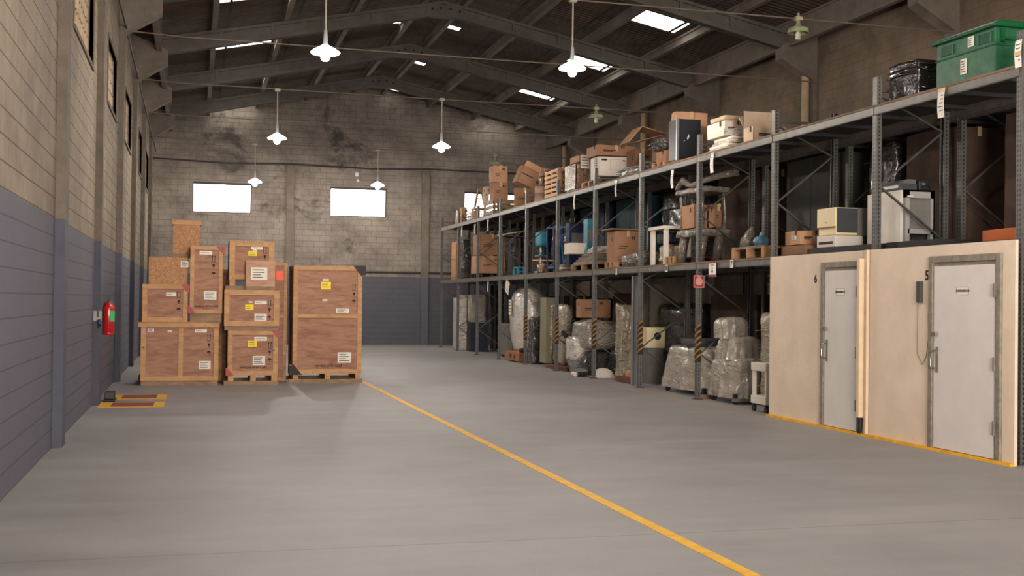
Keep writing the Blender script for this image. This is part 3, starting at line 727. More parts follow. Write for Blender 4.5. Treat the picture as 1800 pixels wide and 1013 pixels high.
def pallet(label, x0, x1, y0, y1, z, group='wooden pallets on the racks', m=None, h=.13):
    m = m or PALW; x1 = min(x1, 8.95); y0, y1 = inbay(y0, y1); r = thing('wooden_pallet', label, 'pallet', (x0, y0, z), 0, group); w_, l = x1-x0, y1-y0
    for k in range(3):
        yy = (l-.09)*k/2
        for xx in (0, w_/2-.05, w_-.1): B(xx, xx+.1, yy, yy+.09, .02, h-.02).build('block', m, r)
        B(0, w_, yy, yy+.09, 0, .02).build('bottom_board', m, r)
    n = max(4, int(w_/.16)); t = MB()
    for k in range(n): a = w_*k/n; t.box(a+.008, a+w_/n-.008, 0, l, h-.02, h)
    t.build('deck_boards', m, r)
    return r
def paper(label, x, y, z, w_, h, x2=None, tilt=0, group='paper stock labels hanging from the racks', lines=5):
    t = thing('paper_label', label, 'label', (x, y, z), tilt, group)
    q = MB(); n = 6
    for k in range(n):
        za, zb_ = -h*k/n, -h*(k+1)/n; c0 = -.012*math.sin(k/n*3); c1 = -.012*math.sin((k+1)/n*3)
        q.add([(c0, -w_/2, za), (c0, w_/2, za), (c1, w_/2, zb_), (c1, -w_/2, zb_), (c0+.001, -w_/2, za), (c0+.001, w_/2, za), (c1+.001, w_/2, zb_), (c1+.001, -w_/2, zb_)],
              [(0, 1, 2, 3), (7, 6, 5, 4), (0, 4, 5, 1), (3, 2, 6, 7)])
    q.build('sheet', PAPER, t)
    li = MB()
    for k in range(lines):
        z_ = -h*(.15+.7*k/lines); c = -.012*math.sin((-z_/h)*3)-.002; li.box(c-.001, c, -w_*.35, w_*.35-.05*R.random(), z_-.012, z_)
    li.build('print', LTEXT, t)
    B(-.004, .003, -w_/2, w_/2, -.01, .03).build('tape', TAPE, t)
    return t

# ------------------------------------------------------------------ wooden export crates at the left
def crate(label, px, Y, zb, zt=None, depth=.9, mids=(), cross=(), skid=.0, panel=None, bat=.085, frame=True, stencil=None, labels=(), red=(), black=(), marks=None, rim=0, side=True, xoff=0, pal=0):
    a = P(px[0], (px[2]+px[3])/2, Y=Y); b_ = P(px[1], (px[2]+px[3])/2, Y=Y); zt = zt or P((px[0]+px[1])/2, px[2], Y=Y).z
    w_, h = b_.x-a.x, zt-zb; r = thing('wooden_crate', label, 'crate', (a.x, Y, zb), group='wooden export crates')
    s = skid + pal
    B(.015, w_-.015, .018, depth-.018, s, h-.012).build('panel', panel or PLYW, r)
    bars = []
    if frame:
        bars = [(0, bat, s, h), (w_-bat, w_, s, h), (bat, w_-bat, h-bat, h), (bat, w_-bat, s, s+bat)]
        for q in mids: bars.append((w_*q-.04, w_*q+.04, s+bat, h-bat))
        for q in cross: bars.append((bat, w_-bat, s+(h-s)*q-.035, s+(h-s)*q+.035))
        for x0, x1, za, zb_ in bars: B(x0, x1, 0, .02, za, zb_).build('batten', PINE, r, bev=.003)
        if side:
            for xs in (0, w_):
                x0, x1 = (-.002, .016) if xs == 0 else (w_-.016, w_+.002)
                sb = [(.02, bat, s, h), (depth-bat, depth, s, h), (bat, depth-bat, h-bat, h), (bat, depth-bat, s, s+bat)]
                for q in cross: sb.append((bat, depth-bat, s+(h-s)*q-.035, s+(h-s)*q+.035))
                for y0, y1, za, zb_ in sb: B(x0, x1, y0, y1, za, zb_).build('batten', PINE_D if xs == 0 else PINE, r)
        B(0, w_, .02, depth, h-.012, h).build('lid', PINE_D, r)
    if rim: B(-rim, w_+rim*.3, -rim*.5, depth, h-.075, h+.01).build('rim_board', PINE, r, bev=.004)
    if skid and not pal: B(.01, w_-.01, .02, depth, 0, skid).build('skid', PINE_D, r)
    if pal:
        for x in (.0, w_/2-.05, w_-.12): B(x+.01, x+.11, .0, depth, .07, pal).build('skid', PINE, r)
        B(-.06, w_+.02, -.02, .10, 0, .075).build('skid_board', PINE_D, r); B(-.06, w_+.02, depth-.1, depth+.0, 0, .075).build('skid_board', PINE_D, r)
    for (x0, x1, za, zb_, kind) in labels:
        lab(r, 'y', w_*x0, w_*x1, h*za, h*zb_, {'w': PAPER, 'y': YELL, 'o': ORL}[kind], lines=0 if kind == 'o' else 2 if kind == 'y' else (4 if (zb_-za)*h > .07 else 1), off=.016, name={'w': 'paper_label', 'y': 'yellow_label', 'o': 'orange_label'}[kind])
    if marks:
        x, z = w_*marks[0], h*marks[1]; q = MB()
        for dx in (-.022, .022): q.box(x+dx-.005, x+dx+.005, .014, .0175, z, z+.09).prism([(x+dx-.014, z+.09), (x+dx+.014, z+.09), (x+dx, z+.115)], 1, .014, .0175)
        q.box(x-.035, x+.035, .014, .0175, z-.015, z-.006)
        q.prism([(x-.024, z-.05), (x+.024, z-.05), (x+.018, z-.09), (x+.005, z-.1), (x+.005, z-.12), (x+.018, z-.125), (x-.018, z-.125), (x-.005, z-.12), (x-.005, z-.1), (x-.018, z-.09)], 1, .014, .0175)
        q.prism([(x-.04, z-.22), (x+.04, z-.22), (x+.025, z-.195), (x, z-.185), (x-.025, z-.195)], 1, .014, .0175).box(x-.003, x+.003, .014, .0175, z-.26, z-.22)
        q.build('handling_mark', INK, r)
    if stencil: text('HANDLE WITH CARE', stencil, r, INK, (w_*.52, .0165, s+bat+.06), FRONT_Y, 'stencil_lettering', .0008, sx=.9)
    for (cx_, cz) in red:
        x = w_ if cx_ else 0; z = h if cz else s; sx = -1 if cx_ else 1; sz = -1 if cz else 1
        MB().prism([(x-sx*.02, z-sz*.0), (x+sx*.11, z-sz*.0), (x+sx*.02, z+sz*.12), (x-sx*.02, z+sz*.12)], 1, -.012, .0).box(min(x-sx*.03, x), max(x-sx*.03, x), -.01, .14, min(z, z+sz*.14), max(z, z+sz*.14)).build('corner_guard', REDT, r)
    for (cx_, cz) in black:
        x = w_ if cx_ else 0; z = h if cz else s; sx = -1 if cx_ else 1; sz = -1 if cz else 1
        MB().prism([(x-sx*.06, z-sz*.02), (x+sx*.18, z-sz*.02), (x+sx*.02, z+sz*.18), (x-sx*.06, z+sz*.12)], 1, -.015, .0).box(min(x-sx*.06, x), max(x-sx*.06, x), -.012, .3, min(z, z+sz*.16), max(z, z+sz*.16)).build('corner_guard', BLACKY, r)
    return r, a.x, w_, zt
YC = 21.8
crate('large low plywood crate at the bottom left, wide pine rim and centre batten', (247, 384, 568, 678), YC, 0, mids=(.51,), skid=.085, depth=1.1, rim=.045, labels=((.09, .165, .85, .915, 'w'), (.34, .39, .85, .88, 'w'), (.69, .845, .85, .90, 'w'), (.75, .90, .26, .39, 'w')), marks=(.875, .72))
zA = P(315, 568, Y=YC).z + .012
crate('dark plywood crate standing on the left of the large low crate, red top corner', (250, 330, 500, 566), YC+.06, zA, depth=.8, labels=((.52, .74, .69, .79, 'w'),), red=((1, 1),), marks=(.80, .66))
zB = P(292, 500, Y=YC+.06).z
crate('wide strand-board box behind the tall narrow crate, stacked on the dark crate', (260, 331, 451, 500), YC+.12, zB+.001, panel=OSB, frame=False, depth=.86, labels=((.81, 1.0, .62, .84, 'w'),), side=False)
zD = P(300, 451, Y=YC+.12).z
crate('strand-board box on top of the left stack with a pine strip along its top', (303, 354, 388, 446), YC+.52, zD+.001, panel=OSB, frame=False, depth=.42, pal=.07, side=False, rim=.004)
crate('tall narrow plywood crate with red corners standing on the low crate', (334, 391, 433, 566), YC+.04, zA, depth=.45, skid=.16, stencil=.05, bat=.07, labels=((.28, .67, .89, .94, 'w'), (.44, .82, .30, .41, 'w')), red=((1, 1), (0, 0)), marks=(.72, .80))
_, _, _, zM = crate('square plywood crate on the floor, red corner guards, yellow label, middle stack', (400, 488, 581, 676), YC, 0, depth=.9, pal=.17, stencil=.055, labels=((.40, .58, .70, .81, 'y'), (.53, .78, .81, .88, 'w'), (.50, .75, .36, .53, 'w')), red=((1, 1), (0, 0)), marks=(.84, .68))
zM2 = zM+.002
_, _, _, zN = crate('knotty pine framed crate, second from the floor in the middle stack', (394, 491, 510, 577), YC-.03, zM2, depth=.95, skid=.075, bat=.095, labels=((.38, .53, .50, .64, 'y'), (.55, .77, .65, .73, 'w'), (.44, .51, .68, .72, 'w'), (.55, .77, .24, .41, 'w')), marks=(.82, .62))
crate('upper plywood crate of the middle stack, raised on dark skids', (403, 482, 424, 508), YC+.12, zN+.001, depth=.8, pal=.19, bat=.1, labels=((.42, .61, .70, .79, 'y'), (.48, .74, .83, .90, 'w'), (.52, .60, .79, .83, 'w')), marks=(.79, .77))
zs = P(458, 503, Y=YC-.02).z
crate('small unframed plywood box with a large printed sheet, in front of the upper middle crate', (431, 485, 457, 504), YC-.04, zN+.001, panel=PLYL, frame=False, depth=.14, skid=.07, side=False, labels=((.19, .72, .34, .75, 'w'),))
crate('tall crate with an orange label behind the middle stack', (472, 504, 462, 672), YC+1.05, 0, depth=.8, cross=(.55,), bat=.06, labels=((.40, .80, .85, .93, 'o'),))
crate('plain pine-framed crate standing behind the gap of the two left stacks', (385, 404, 474, 676), YC+1.1, 0, depth=.8, bat=.06)
YR = 22.25
crate('tallest plywood crate, standing alone on black-cornered skids by the yellow line', (515, 636, 468, 672), YR, 0, depth=1.05, cross=(.535,), pal=.17, stencil=.06, bat=.085, labels=((.40, .54, .80, .865, 'y'), (.42, .51, .87, .89, 'w'), (.42, .49, .70, .715, 'w'), (.62, .81, .60, .637, 'w'), (.655, .85, .17, .26, 'w')), red=(), black=((0, 0), (1, 1)), marks=(.88, .80))
tag(B(-.97, -.905, 22.6, 23.4, 0, .14).build('timber_block', PINE_D), 'weathered timber block on the floor in the shade left of the low crate', 'timber')

# ------------------------------------------------------------------ left wall: extinguisher and floor marks
RED = mat('extinguisher_red', (176, 22, 28), .3, var=.05, coat=.5)
ey = 19.05
t = thing('fire_extinguisher', 'red fire extinguisher with a green label hung on the second wall column', 'fire extinguisher', (P(191, 553, Y=ey).x, ey, P(190, 589, Y=ey).z))
hh = .50
MB().lathe([(0, 0), (.085, 0), (.09, .015), (.09, .03), (.086, .035), (.09, .04), (.09, hh-.09), (.08, hh-.045), (.05, hh-.012), (.025, hh), (.02, hh+.03)], n=28).build('cylinder', RED, t, smooth=True)
MB().box(-.02, .02, -.02, .02, hh+.01, hh+.05).bar((-.02, 0, hh+.05), (.075, 0, hh+.19), .022, .012).bar((-.02, 0, hh+.02), (.06, 0, hh+.06), .02, .01).build('valve_lever', BLACKS, t)
MB().tube([(0, -.03, hh+.03), (-.06, -.06, hh-.02), (-.095, -.04, hh-.12), (-.098, -.03, .1)], .012).build('hose', BLACKS, t)
g = MB()
for k in range(6):
    a0, a1 = -1.25+k*.2, -1.25+(k+1)*.2
    g.add([(.0915*math.cos(a0), .0915*math.sin(a0), .21), (.0915*math.cos(a1), .0915*math.sin(a1), .21), (.0915*math.cos(a1), .0915*math.sin(a1), .375), (.0915*math.cos(a0), .0915*math.sin(a0), .375)], [(0, 1, 2, 3)])
g.build('green_label', mat('green_label', (66, 170, 104), .5), t)
MB().box(XL-t.location.x, -.08, -.02, .02, hh-.14, hh-.10).build('wall_bracket', DARKM, t)
q = P(173, 563, X=-1.31)
t = thing('switch_box', 'small pale switch box on the second wall column, left of the extinguisher', 'switch', (-1.40, 17.925, q.z))
B(0, .11, -.05, 0, -.02, .13).build('cover', mat('switch_cover', (150, 146, 138), .5), t)
B(.05, .075, -.07, -.05, .04, .2).build('lever', BLACKS, t); MB().tube([(.07, -.05, .0), (.09, -.06, -.06), (.08, -.03, -.11)], .03, 8).build('plug', mat('plug_navy', (40, 48, 72), .5), t)
MRED = mat('floor_mark_red', (136, 74, 62), .7, var=.15)
for (xa, xb, ya, yb, lb, sk) in ((-1.31, -.40, 17.57, 18.4, 'nearest to the camera', 0), (-1.24, -.395, 18.95, 19.8, 'farther one with the black block on it', 0)):
    t = thing('floor_mark', 'yellow edged red floor mark under the extinguisher, ' + lb, 'floor mark', (xa, ya, 0)); w_, l = xb-xa, yb-ya
    B(0, w_, 0, l, 0, .003).build('yellow_border', YELLOW, t); B(.17, w_-.15, .1, l-.08, .003, .005).build('red_field', MRED, t)
tag(MB().box(-1.3, -1.12, 18.5, 18.9, .006, .03).box(-1.28, -1.14, 18.6, 18.85, .03, .14).build('rubber_block', BLACKS, bev=.01), 'black rubber block on the floor beside the second wall column', 'block')

# ------------------------------------------------------------------ goods on the top shelf, far end to near end
def pF(xl, xm, xr, yt, yb, dmax=1.1):
    n = P(xm, yb, Z=0); return place(xl, xm, xr, yt, 0, n.x, dmax)
def on(d, z): return (*d[:4], z, max(d[5], z+.05))
G1 = 'goods on the top shelf'
TS = Z2+.001
wrapped('small cream wrapped box at the far end of the top shelf', place(800, 804, 808, 369, TS), FILM_Y, amp=.012, rnd=.06, folds=False)
carton('pale upright carton second from the far end of the top shelf', place(808, 815, 821, 363, TS), KRAFT2)
wrapped('silver wrapped box at the far end of the top shelf under the little chair', place(821, 828, 834, 366, TS), FILM_S, amp=.015, rnd=.06)
carton('brown carton beside the silver wrapped box at the far end', place(831, 838, 844, 369, TS), KRAFT)
# little wooden chair upended on the boxes
q = P(835, 366, X=8.3)
t = thing('wooden_chair', 'wooden A-shaped chair back standing on the boxes before the third end window', 'chair', (8.30, P(834, 360, X=8.3).y, q.z-.055))
MB().bar((0, 0, 0), (.14, .1, .68), .05).bar((.36, 0, 0), (.22, .1, .68), .05).build('back_post', PINE, t)
MB().bar((.08, .05, .36), (.28, .05, .36), .04).bar((.12, .1, .66), (.24, .1, .66), .05).build('rail', PINE, t)
B(-.03, .4, -.35, .02, .0, .045).build('seat', PINE, t)
# low dark crates under the open cartons
d0 = place(850, 868, 905, 357, TS); d0 = (8.14, 8.94, d0[2], d0[3], TS, TS+.42)
t = thing('slatted_crate', 'dark slatted wooden crate under the two square cartons on the top shelf', 'crate', (d0[0], d0[2], TS)); w_, l, h = dims(d0)
s = MB()
for k in range(3): s.box(0, .02, 0, l, .02+.14*k, .12+.14*k).box(0, w_, 0, .02, .02+.14*k, .12+.14*k)
s.box(0, w_, 0, l, h-.02, h).build('slats', PINE_D, t)
c = MB()
for x in (.0, w_/2, w_-.06): c.box(x, x+.06, .02, .07, 0, h-.02).box(x, x+.06, l-.07, l-.02, 0, h-.02)
c.build('corner_post', PINE_D, t)
zc = TS+h+.001
carton('beige carton with a torn edge left of the square cartons', on(place(846, 853, 860, 328, TS), zc), BEIGEC, tape=False)
dA = on(place(860, 867, 894, 320, TS), zc); carton('square brown carton, lower of two on the dark slatted crate', dA, KRAFT)
dB = place(857, 862, 891, 293, TS, dmax=.75); dB = (dB[0], dA[1]-.02, dA[2]+.02, dA[2]+.5, dA[5]+.002, dB[5])
carton('square light brown carton with ragged edges, upper of two on the dark slatted crate', dB, KRAFT2)
d = place(891, 893, 902, 316, TS, X=8.75); carton('narrow orange-brown carton peeking out right of the square cartons', (8.78, 9.05, d[2]+.6, d[2]+1.0, TS, d[5]), KRAFT2, prints=0)
dC = place(903, 906, 940, 330, TS); carton('dark brown carton under the tilted open carton on the top shelf', dC, KRAFT3)
q = P(925, 313, X=8.55); t = thing('cardboard_box', 'open brown carton tilted on its corner on the top shelf', 'box', (8.48, dC[2]+.28, dC[5]+.10))
t.rotation_euler = (0, .42, 0)
wq = .5; MB().box(-wq/2, wq/2, 0, .008, 0, .5).box(-wq/2, wq/2, .5, .508, 0, .5).box(-wq/2, -wq/2+.008, 0, .5, 0, .5).box(wq/2-.008, wq/2, 0, .5, 0, .5).box(-wq/2, wq/2, 0, .5, 0, .01).build('body', KRAFT, t)
flap(t, (0, -.06, .55), (wq-.02, .006, .16), (.6, 0, 0), KRAFT2); flap(t, (.31, .25, .55), (.006, .48, .16), (0, .9, 0), KRAFT2)
B(-.2, .12, -.004, 0, .26, .29).build('printed_mark', PRINT, t)
d = place(943, 946, 962, 323, TS); t = thing('drum', 'dull brown drum on the top shelf right of the tilted carton', 'drum', (d[0]+.28, d[2]+.3, TS)); h = d[5]-TS
MB().lathe([(0, 0), (.27, 0), (.285, .02), (.27, .04), (.27, h*.5), (.285, h*.52), (.27, h*.55), (.27, h-.04), (.285, h-.02), (.27, h), (0, h)], n=24).build('body', mat('drum_brown', (112, 88, 70), .7), t, smooth=True)
MB().lathe([(.288, h-.035), (.295, h-.02), (.288, h-.005)], n=24).build('rim', DARKM, t)
e = P(948, 297, X=8.4); wrapped('crumpled paper-brown sack slumped on the drum', (8.2, 8.95, d[2]+.08, d[2]+.75, TS+h+.021, e.z), FILM_B, amp=.10, rnd=.45, freq=3, name='sack', cat='sack', folds=False)
d = place(961, 990, 1009, 288, TS); wrapped('tall brown shrink-wrapped stack with a pallet standing before it', (d[0]+.14, d[1], d[2], d[3], TS, d[5]), FILM_B, amp=.05, rnd=.12)
t = thing('wooden_pallet', 'wooden pallet stood on end against the brown wrapped stack', 'pallet', (d[0]-.02, d[2]+.15, TS), group='wooden pallets on the racks'); hp = (d[5]-TS)*.93; lp = .95
for k in range(3): B(0, .1, lp*k/2-.0, lp*k/2+.09, 0, hp).build('block', PALW, t)
q = MB()
for k in range(6): q.box(-.018, 0, 0, lp+.09, hp*k/6+.02, hp*k/6+.02+hp*.1)
q.build('deck_boards', PALW, t)
pallet('wooden pallet under the white printed carton on the top shelf', 8.12, 9.0, P(1047, 322, X=8.12).y, P(1022, 328, X=8.12).y, TS)
d = place(995, 1014, 1037, 286, TS); d = (*d[:4], TS, d[5]); sv = wrapped('brown carton wrapped in bright silvery film, standing beside the white printed carton', d, FILM_B, amp=.02, rnd=.06, folds=False)
B(-.03, -.022, .02, dims(d)[1]-.02, .05, dims(d)[2]-.02).build('film_sheet', FILM_S, sv); lab(sv, 'y', .08, .28, .5, .8, off=-.03)
e = place(1009, 1018, 1034, 275, TS); carton('small brown carton on top of the silvery wrapped carton', (8.2, 8.2+(e[1]-e[0]), d[2]+.05, d[3]-.1, d[5]+.03, e[5]+.06), KRAFT, prints=0)
zp = TS+.132
dW = on(place(1038, 1061, 1107, 271, TS), zp); wc = carton('white printed carton with black symbols on a pallet on the top shelf', dW, WCARD, tape=False, prints=0)
w_, l, h = dims(dW); q = MB()
q.box(-.014, -.0125, l*.18, l*.42, h*.52, h*.56).box(-.014, -.0125, l*.18, l*.20, h*.52, h*.92).box(-.014, -.0125, l*.40, l*.42, h*.52, h*.92).box(-.014, -.0125, l*.18, l*.42, h*.88, h*.92)
for k in range(3): q.box(-.014, -.0125, l*.23, l*.37, h*(.58+.1*k), h*(.63+.1*k))
q.box(w_*.08, w_*.26, -.014, -.0125, h*.80, h*.88).box(w_*.76, w_*.86, -.014, -.0125, h*.80, h*.84); q.box(w_*.36, w_*.68, -.0135, -.0125, h*.86, h*.865).box(w_*.36, w_*.68, -.0135, -.0125, h*.40, h*.405).box(w_*.36, w_*.363, -.0135, -.0125, h*.40, h*.86).box(w_*.677, w_*.68, -.0135, -.0125, h*.40, h*.86)
q.box(w_*.02, w_*.98, -.014, -.0125, .01, .04)
q.build('printed_mark', INK, wc)
e = place(1033, 1059, 1117, 252, TS); carton('long brown carton lying across the white printed carton', (8.06, min(9.0, e[1]), dW[2]-.05, dW[3]+.15, dW[5]+.014, e[5]), KRAFT)
d = place(1117, 1119, 1134, 258, TS, X=8.55); carton('tall brown carton behind the long carton on the top shelf', (8.62, 9.1, d[2]+.25, d[2]+.75, TS, d[5]), KRAFT3)
tag(B(dW[1]+.02, dW[1]+.1, dW[2]+.02, dW[3]-.1, TS+.14, dW[5]-.02).build('panel', BLACKS), 'thin black panel leaning against the white printed carton', 'panel')
wrapped('long low grey wrapped bundle on the front of the top shelf', (8.12, 8.5, P(1127, 302, X=8.12).y, P(1084, 312, X=8.12).y, TS, TS+.17), BUBBLE, amp=.03, rnd=.4, name='foam_bundle')
pallet('wooden pallet carrying the film-wrapped cartons left of the black cabinet', 8.2, 8.95, 19.68, 20.3, TS)
ya, yb = 19.72, 20.12
d = place(1130, 1135, 1160, 266, TS); dT = (8.25, 8.25+.4, ya, yb+.1, zp, P(1147, 262, Y=ya).z)
carton('brown carton under the clear wrapped bundle, left of the black cabinet', dT, KRAFT, labels=0)
tag(MB().box(0, .26, 0, .4, 0, .05).box(0, .26, 0, .02, .05, .15).box(0, .02, 0, .4, .05, .15).build('tray', WHITEP, loc=(8.68, ya, zp)), 'white tray beside the brown carton on the pallet', 'tray')
tag(B(0, .16, 0, .2, 0, .13).build('green_box', mat('green_print', (128, 160, 66), .6), loc=(8.73, ya+.1, zp+.051), bev=.01), 'small green printed box under the clear wrapped bundle', 'box')
e = P(1140, 238, Y=ya); wrapped('clear film bundle of silvery pipes heaped over the brown carton', (8.14, 8.93, ya-.04, yb+.2, dT[5]+.02, e.z+.02), FILM_D, amp=.06, rnd=.35, freq=3.5)
zt2 = e.z+.05
YO = ya+1.15
t = thing('open_carton', 'open orange-brown carton with flaps propped like a roof left of the black cabinet', 'box', (8.54, YO, TS))
B(0, .36, -.24, .24, 0, zt2-.12-TS).build('body', KRAFT3, t)
pa, pb, pc = P(1105, 250, Y=ya+.9), P(1129, 222, Y=ya+.9), P(1174, 236, Y=ya+.9); o = Vector(t.location)
for a, b_ in ((pa, pb), (pb, pc)):
    MB().bar(Vector((a.x, ya+1.15, a.z))-o, Vector((b_.x, ya+1.15, b_.z))-o, .5, .012, up=(0, 0, 1)).build('flap', KRAFT, t)
MB().bar(Vector((pa.x+.1, ya+1.15, pa.z-.0))-o, Vector((pc.x-.1, ya+1.15, pc.z-.02))-o, .5, .01).build('panel', KRAFT_IN, t)
d = place(1174, 1190, 1233, 208, TS); t = root('metal_cabinet', 'tall black cabinet with a silver corner strip on the top shelf', 'cabinet', d); w_, l, h = dims(d)
B(0.02, w_, .02, l, .06, h).build('body', BLACKS, t, bev=.006); B(.0, .045, 0, .045, .04, h).build('corner_strip', ALU, t)
MB().box(.03, w_-.03, .03, l-.03, 0, .06).build('plinth', RUST, t); B(.05, w_-.01, .01, .02, .1, h-.04).build('door', BLACKS, t)
MB().prism([(w_*.42, h*.56), (w_*.5, h*.66), (w_*.52, h*.6), (w_*.46, h*.53)], 1, .006, .01).box(w_*.3, w_*.34, .006, .01, h*.5, h*.515).build('scuff', PAPER, t)
e = place(1168, 1170, 1240, 207, TS, X=8.3); carton('beige open carton standing behind the black cabinet', (8.3, 8.93, d[3]+.03, d[3]+.24, TS, e[5]+.05), KRAFT2, prints=0)
yS = 16.98
st = thing('board_stack', 'slanting stack of white foam sheets on the top shelf, right of the black cabinet', 'sheets', (8.12, yS-.05, TS))
st.rotation_euler.x = 0
for k in range(4):
    MB().lump(.02*k, .9-.03*k, -.02*k+.0, .74-.04*k, .052*k, .052*k+.05, n=8, amp=.012, freq=4, seed=k*9, rnd=.4).build('sheet', mat('foam_white', (222, 208, 194), .6, var=.1) if k % 2 else FILM_S, st, smooth=True)
zS = TS+.225
d = place(1237, 1251, 1309, 211, TS); yW = 17.04; dX = (8.13, P(1309, 230, Y=yW).x, yW, 17.7, zS, P(1280, 211, Y=yW).z)
wx = carton('white carton half wrapped in film on the foam sheets', dX, WCARD, prints=1)
B(-.02, .5, -.022, -.012, 0, dims(dX)[2]*.42).build('film_band', FILM_S, wx)
tag(MB().lump(0, .62, 0, .58, 0, .07, n=8, amp=.02, freq=3, rnd=.4).build('foam_sheet', BEIGEC, loc=(8.16, dX[2]+.04, dX[5]+.02), smooth=True), 'pale foam sheet lying on the white half-wrapped carton', 'sheet')
dY = place(1309, 1319, 1383, 206, TS); yB = 16.1; dY = (8.16, P(1383, 230, Y=yB).x, yB, yB+.34, TS, P(1340, 222, Y=yB).z)
carton('beige carton with open flaps between the foam sheets and the empty top bay', dY, BEIGEC, flaps='us')
dK = place(1548, 1613, 1656, 99, TS); t = wrapped('black film wrapped crate beside the green bin on the top shelf', dK, FILM_K, amp=.02, rnd=.05, n=14)
tag(B(0, .07, 0, .09, 0, .05).build('orange_block', mat('orange_plastic', (244, 150, 60), .5), loc=(8.3, 12.3, dK[5]-.012)), 'small orange block on top of the black wrapped crate', 'block')
# green bin
GREEN = mat('bin_green', (20, 76, 47), .5, var=.18, scale=9, c2=(42, 98, 68)); GREEN_D = mat('bin_green_clean', (8, 78, 42), .4, var=.06); GHOLE = mat('bin_recess', (12, 62, 40), .6)
d = place(1652, 1755, 1806, 36, TS, dmax=1.0); d = (8.1, 8.95, d[2], d[3], TS, d[5]); t = root('plastic_bin', 'large scuffed green lidded bin at the near end of the top shelf', 'bin', d); w_, l, h = dims(d)
MB().box(.0, w_, 0, l, 0, h*.55).box(-.012, w_+.012, -.012, l+.012, h*.53, h*.56).box(.004, w_-.004, .004, l-.004, h*.56, h*.9).build('body', GREEN, t, bev=.012)
MB().prism([(-.05, h*.88), (w_+.05, h*.88), (w_+.05, h*.93), (w_-.02, h*1.0), (.02, h*1.0), (-.05, h*.93)], 1, -.05, l+.05).build('lid', GREEN_D, t, bev=.01)
for k in (.16, .80):
    MB().box(-.008, .0, l*k-.1, l*k+.1, h*.62, h*.80).build('grip_recess', GHOLE, t)
    MB().box(-.014, -.004, l*k-.11, l*k-.09, h*.61, h*.81).box(-.014, -.004, l*k+.09, l*k+.11, h*.61, h*.81).box(-.014, -.004, l*k-.1, l*k+.1, h*.80, h*.82).build('grip_rim', GREEN, t)
MB().box(.1, w_-.1, -.03, 0, h*.64, h*.68).box(.06, .1, -.03, 0, h*.60, h*.84).box(w_-.1, w_-.06, -.03, 0, h*.60, h*.84).build('end_rib', GREEN_D, t)
lab(t, 'x', l*.34, l*.44, h*.64, h*.84, off=-.004, name='torn_label'); lab(t, 'x', l*.45, l*.56, h*.14, h*.44, off=-.006, name='torn_label', lines=5)
lab(t, 'x', l*.70, l*.74, h*.66, h*.76, mt=KRAFT2, lines=0, off=-.004, name='tape_scrap')
t2 = paper('paper label with a round mark taped high on the nearest rack post', 7.99, 9.985, 4.28, .10, .28)
MB().lathe([(.025, -.002), (.035, -.002), (.035, .002), (.025, .002)], n=16).build('round_mark', LTEXT, t2).rotation_euler = (0, math.pi/2, 0)
t2.children[-1].location = (-.014, 0, -.15)

# ------------------------------------------------------------------ goods on the middle shelf
MS = Z1+.001
d = place(793, 803, 808, 424, MS); t = root('wooden_cabinet', 'narrow orange-brown wooden cabinet at the far end of the middle shelf', 'cabinet', d); w_, l, h = dims(d)
B(0.02, w_, 0, l, 0, h).build('carcass', KRAFT, t, bev=.01)
for a, b_ in ((.06, .5), (.54, .95)): B(0, .02, l*.08, l*.92, h*a, h*b_).build('door', PALW, t)
d = place(809, 813, 830, 420, MS, X=8.2); wrapped('dark film wrapped stack between the wooden cabinet and the carton stack', d, FILM_D, amp=.04, rnd=.12)
yP = P(841, 480, X=8.14).y
pallet('dark pallet under the two big stacked cartons on the middle shelf', 8.12, 9.05, yP-.05, P(828, 480, X=8.14).y, MS, m=mat('black_pallet', (40, 38, 38), .7))
d = place(828, 841, 879, 449, MS); dL = (8.14, 9.05, yP, d[3], MS+.132, d[5]); carton('big plain carton, lower of two on the middle shelf near the end wall', dL, KRAFT2)
d = place(829, 843, 878, 411, MS); carton('big brown carton, upper of two on the middle shelf near the end wall', (8.16, 9.0, yP-.02, dL[3]-.15, dL[5]+.013, d[5]), KRAFT)
tag(MB().bar((0, 0, 0), (.72, .3, .14), .28, .02).build('board', WCARD, loc=(8.2, 31.45, 3.43)), 'pale board lying high between the posts right of the stacked cartons', 'board')
t = thing('steel_stand', 'dark steel stand holding the pale board on the middle shelf', 'stand', (8.2, 31.15, MS))
for x in (0.02, .66):
    for y in (.02, .6): B(x, x+.04, y, y+.04, 0, 1.12).build('leg', DARKM, t)
B(0, .72, 0, .66, 1.10, 1.12).build('top', DARKM, t)
d = place(905, 909, 923, 469, MS, X=8.25); t = root('plastic_stool', 'teal plastic stool on the middle shelf', 'stool', d); w_, l, h = dims(d); l = .42
MB().box(0, w_, 0, l, h-.05, h).build('seat', TEALP, t, bev=.01)
for x in (0, w_-.06):
    for y in (0, l-.06): B(x, x+.06, y, y+.06, 0, h-.05).build('leg', TEALP, t)
B(.06, w_-.06, 0, .02, h*.35, h*.5).build('rung', TEALP, t)
d = place(946, 949, 960, 407, MS, X=8.6); t = root('drill_press', 'slim teal bench machine with a tall column on the middle shelf', 'machine', d); w_, l, h = dims(d)
B(-.05, w_+.05, -.05, .4, 0, .1).build('base', TEALP, t, bev=.02); MB().cyl((w_/2, .18, .1), (w_/2, .18, h-.3), .05, 14).build('column', ALU, t)
MB().lump(-.02, w_+.02, -.1, .42, h-.4, h, n=6, amp=.01, rnd=.2).build('head', TEALP, t, smooth=True); B(-.04, w_+.04, -.08, .3, h*.42, h*.46).build('table', TEALP, t)
d = place(963, 975, 997, 399, MS, X=8.3); t = root('blue_cart', 'tall blue tubular cart frame on the middle shelf', 'cart', d); w_, l, h = dims(d)
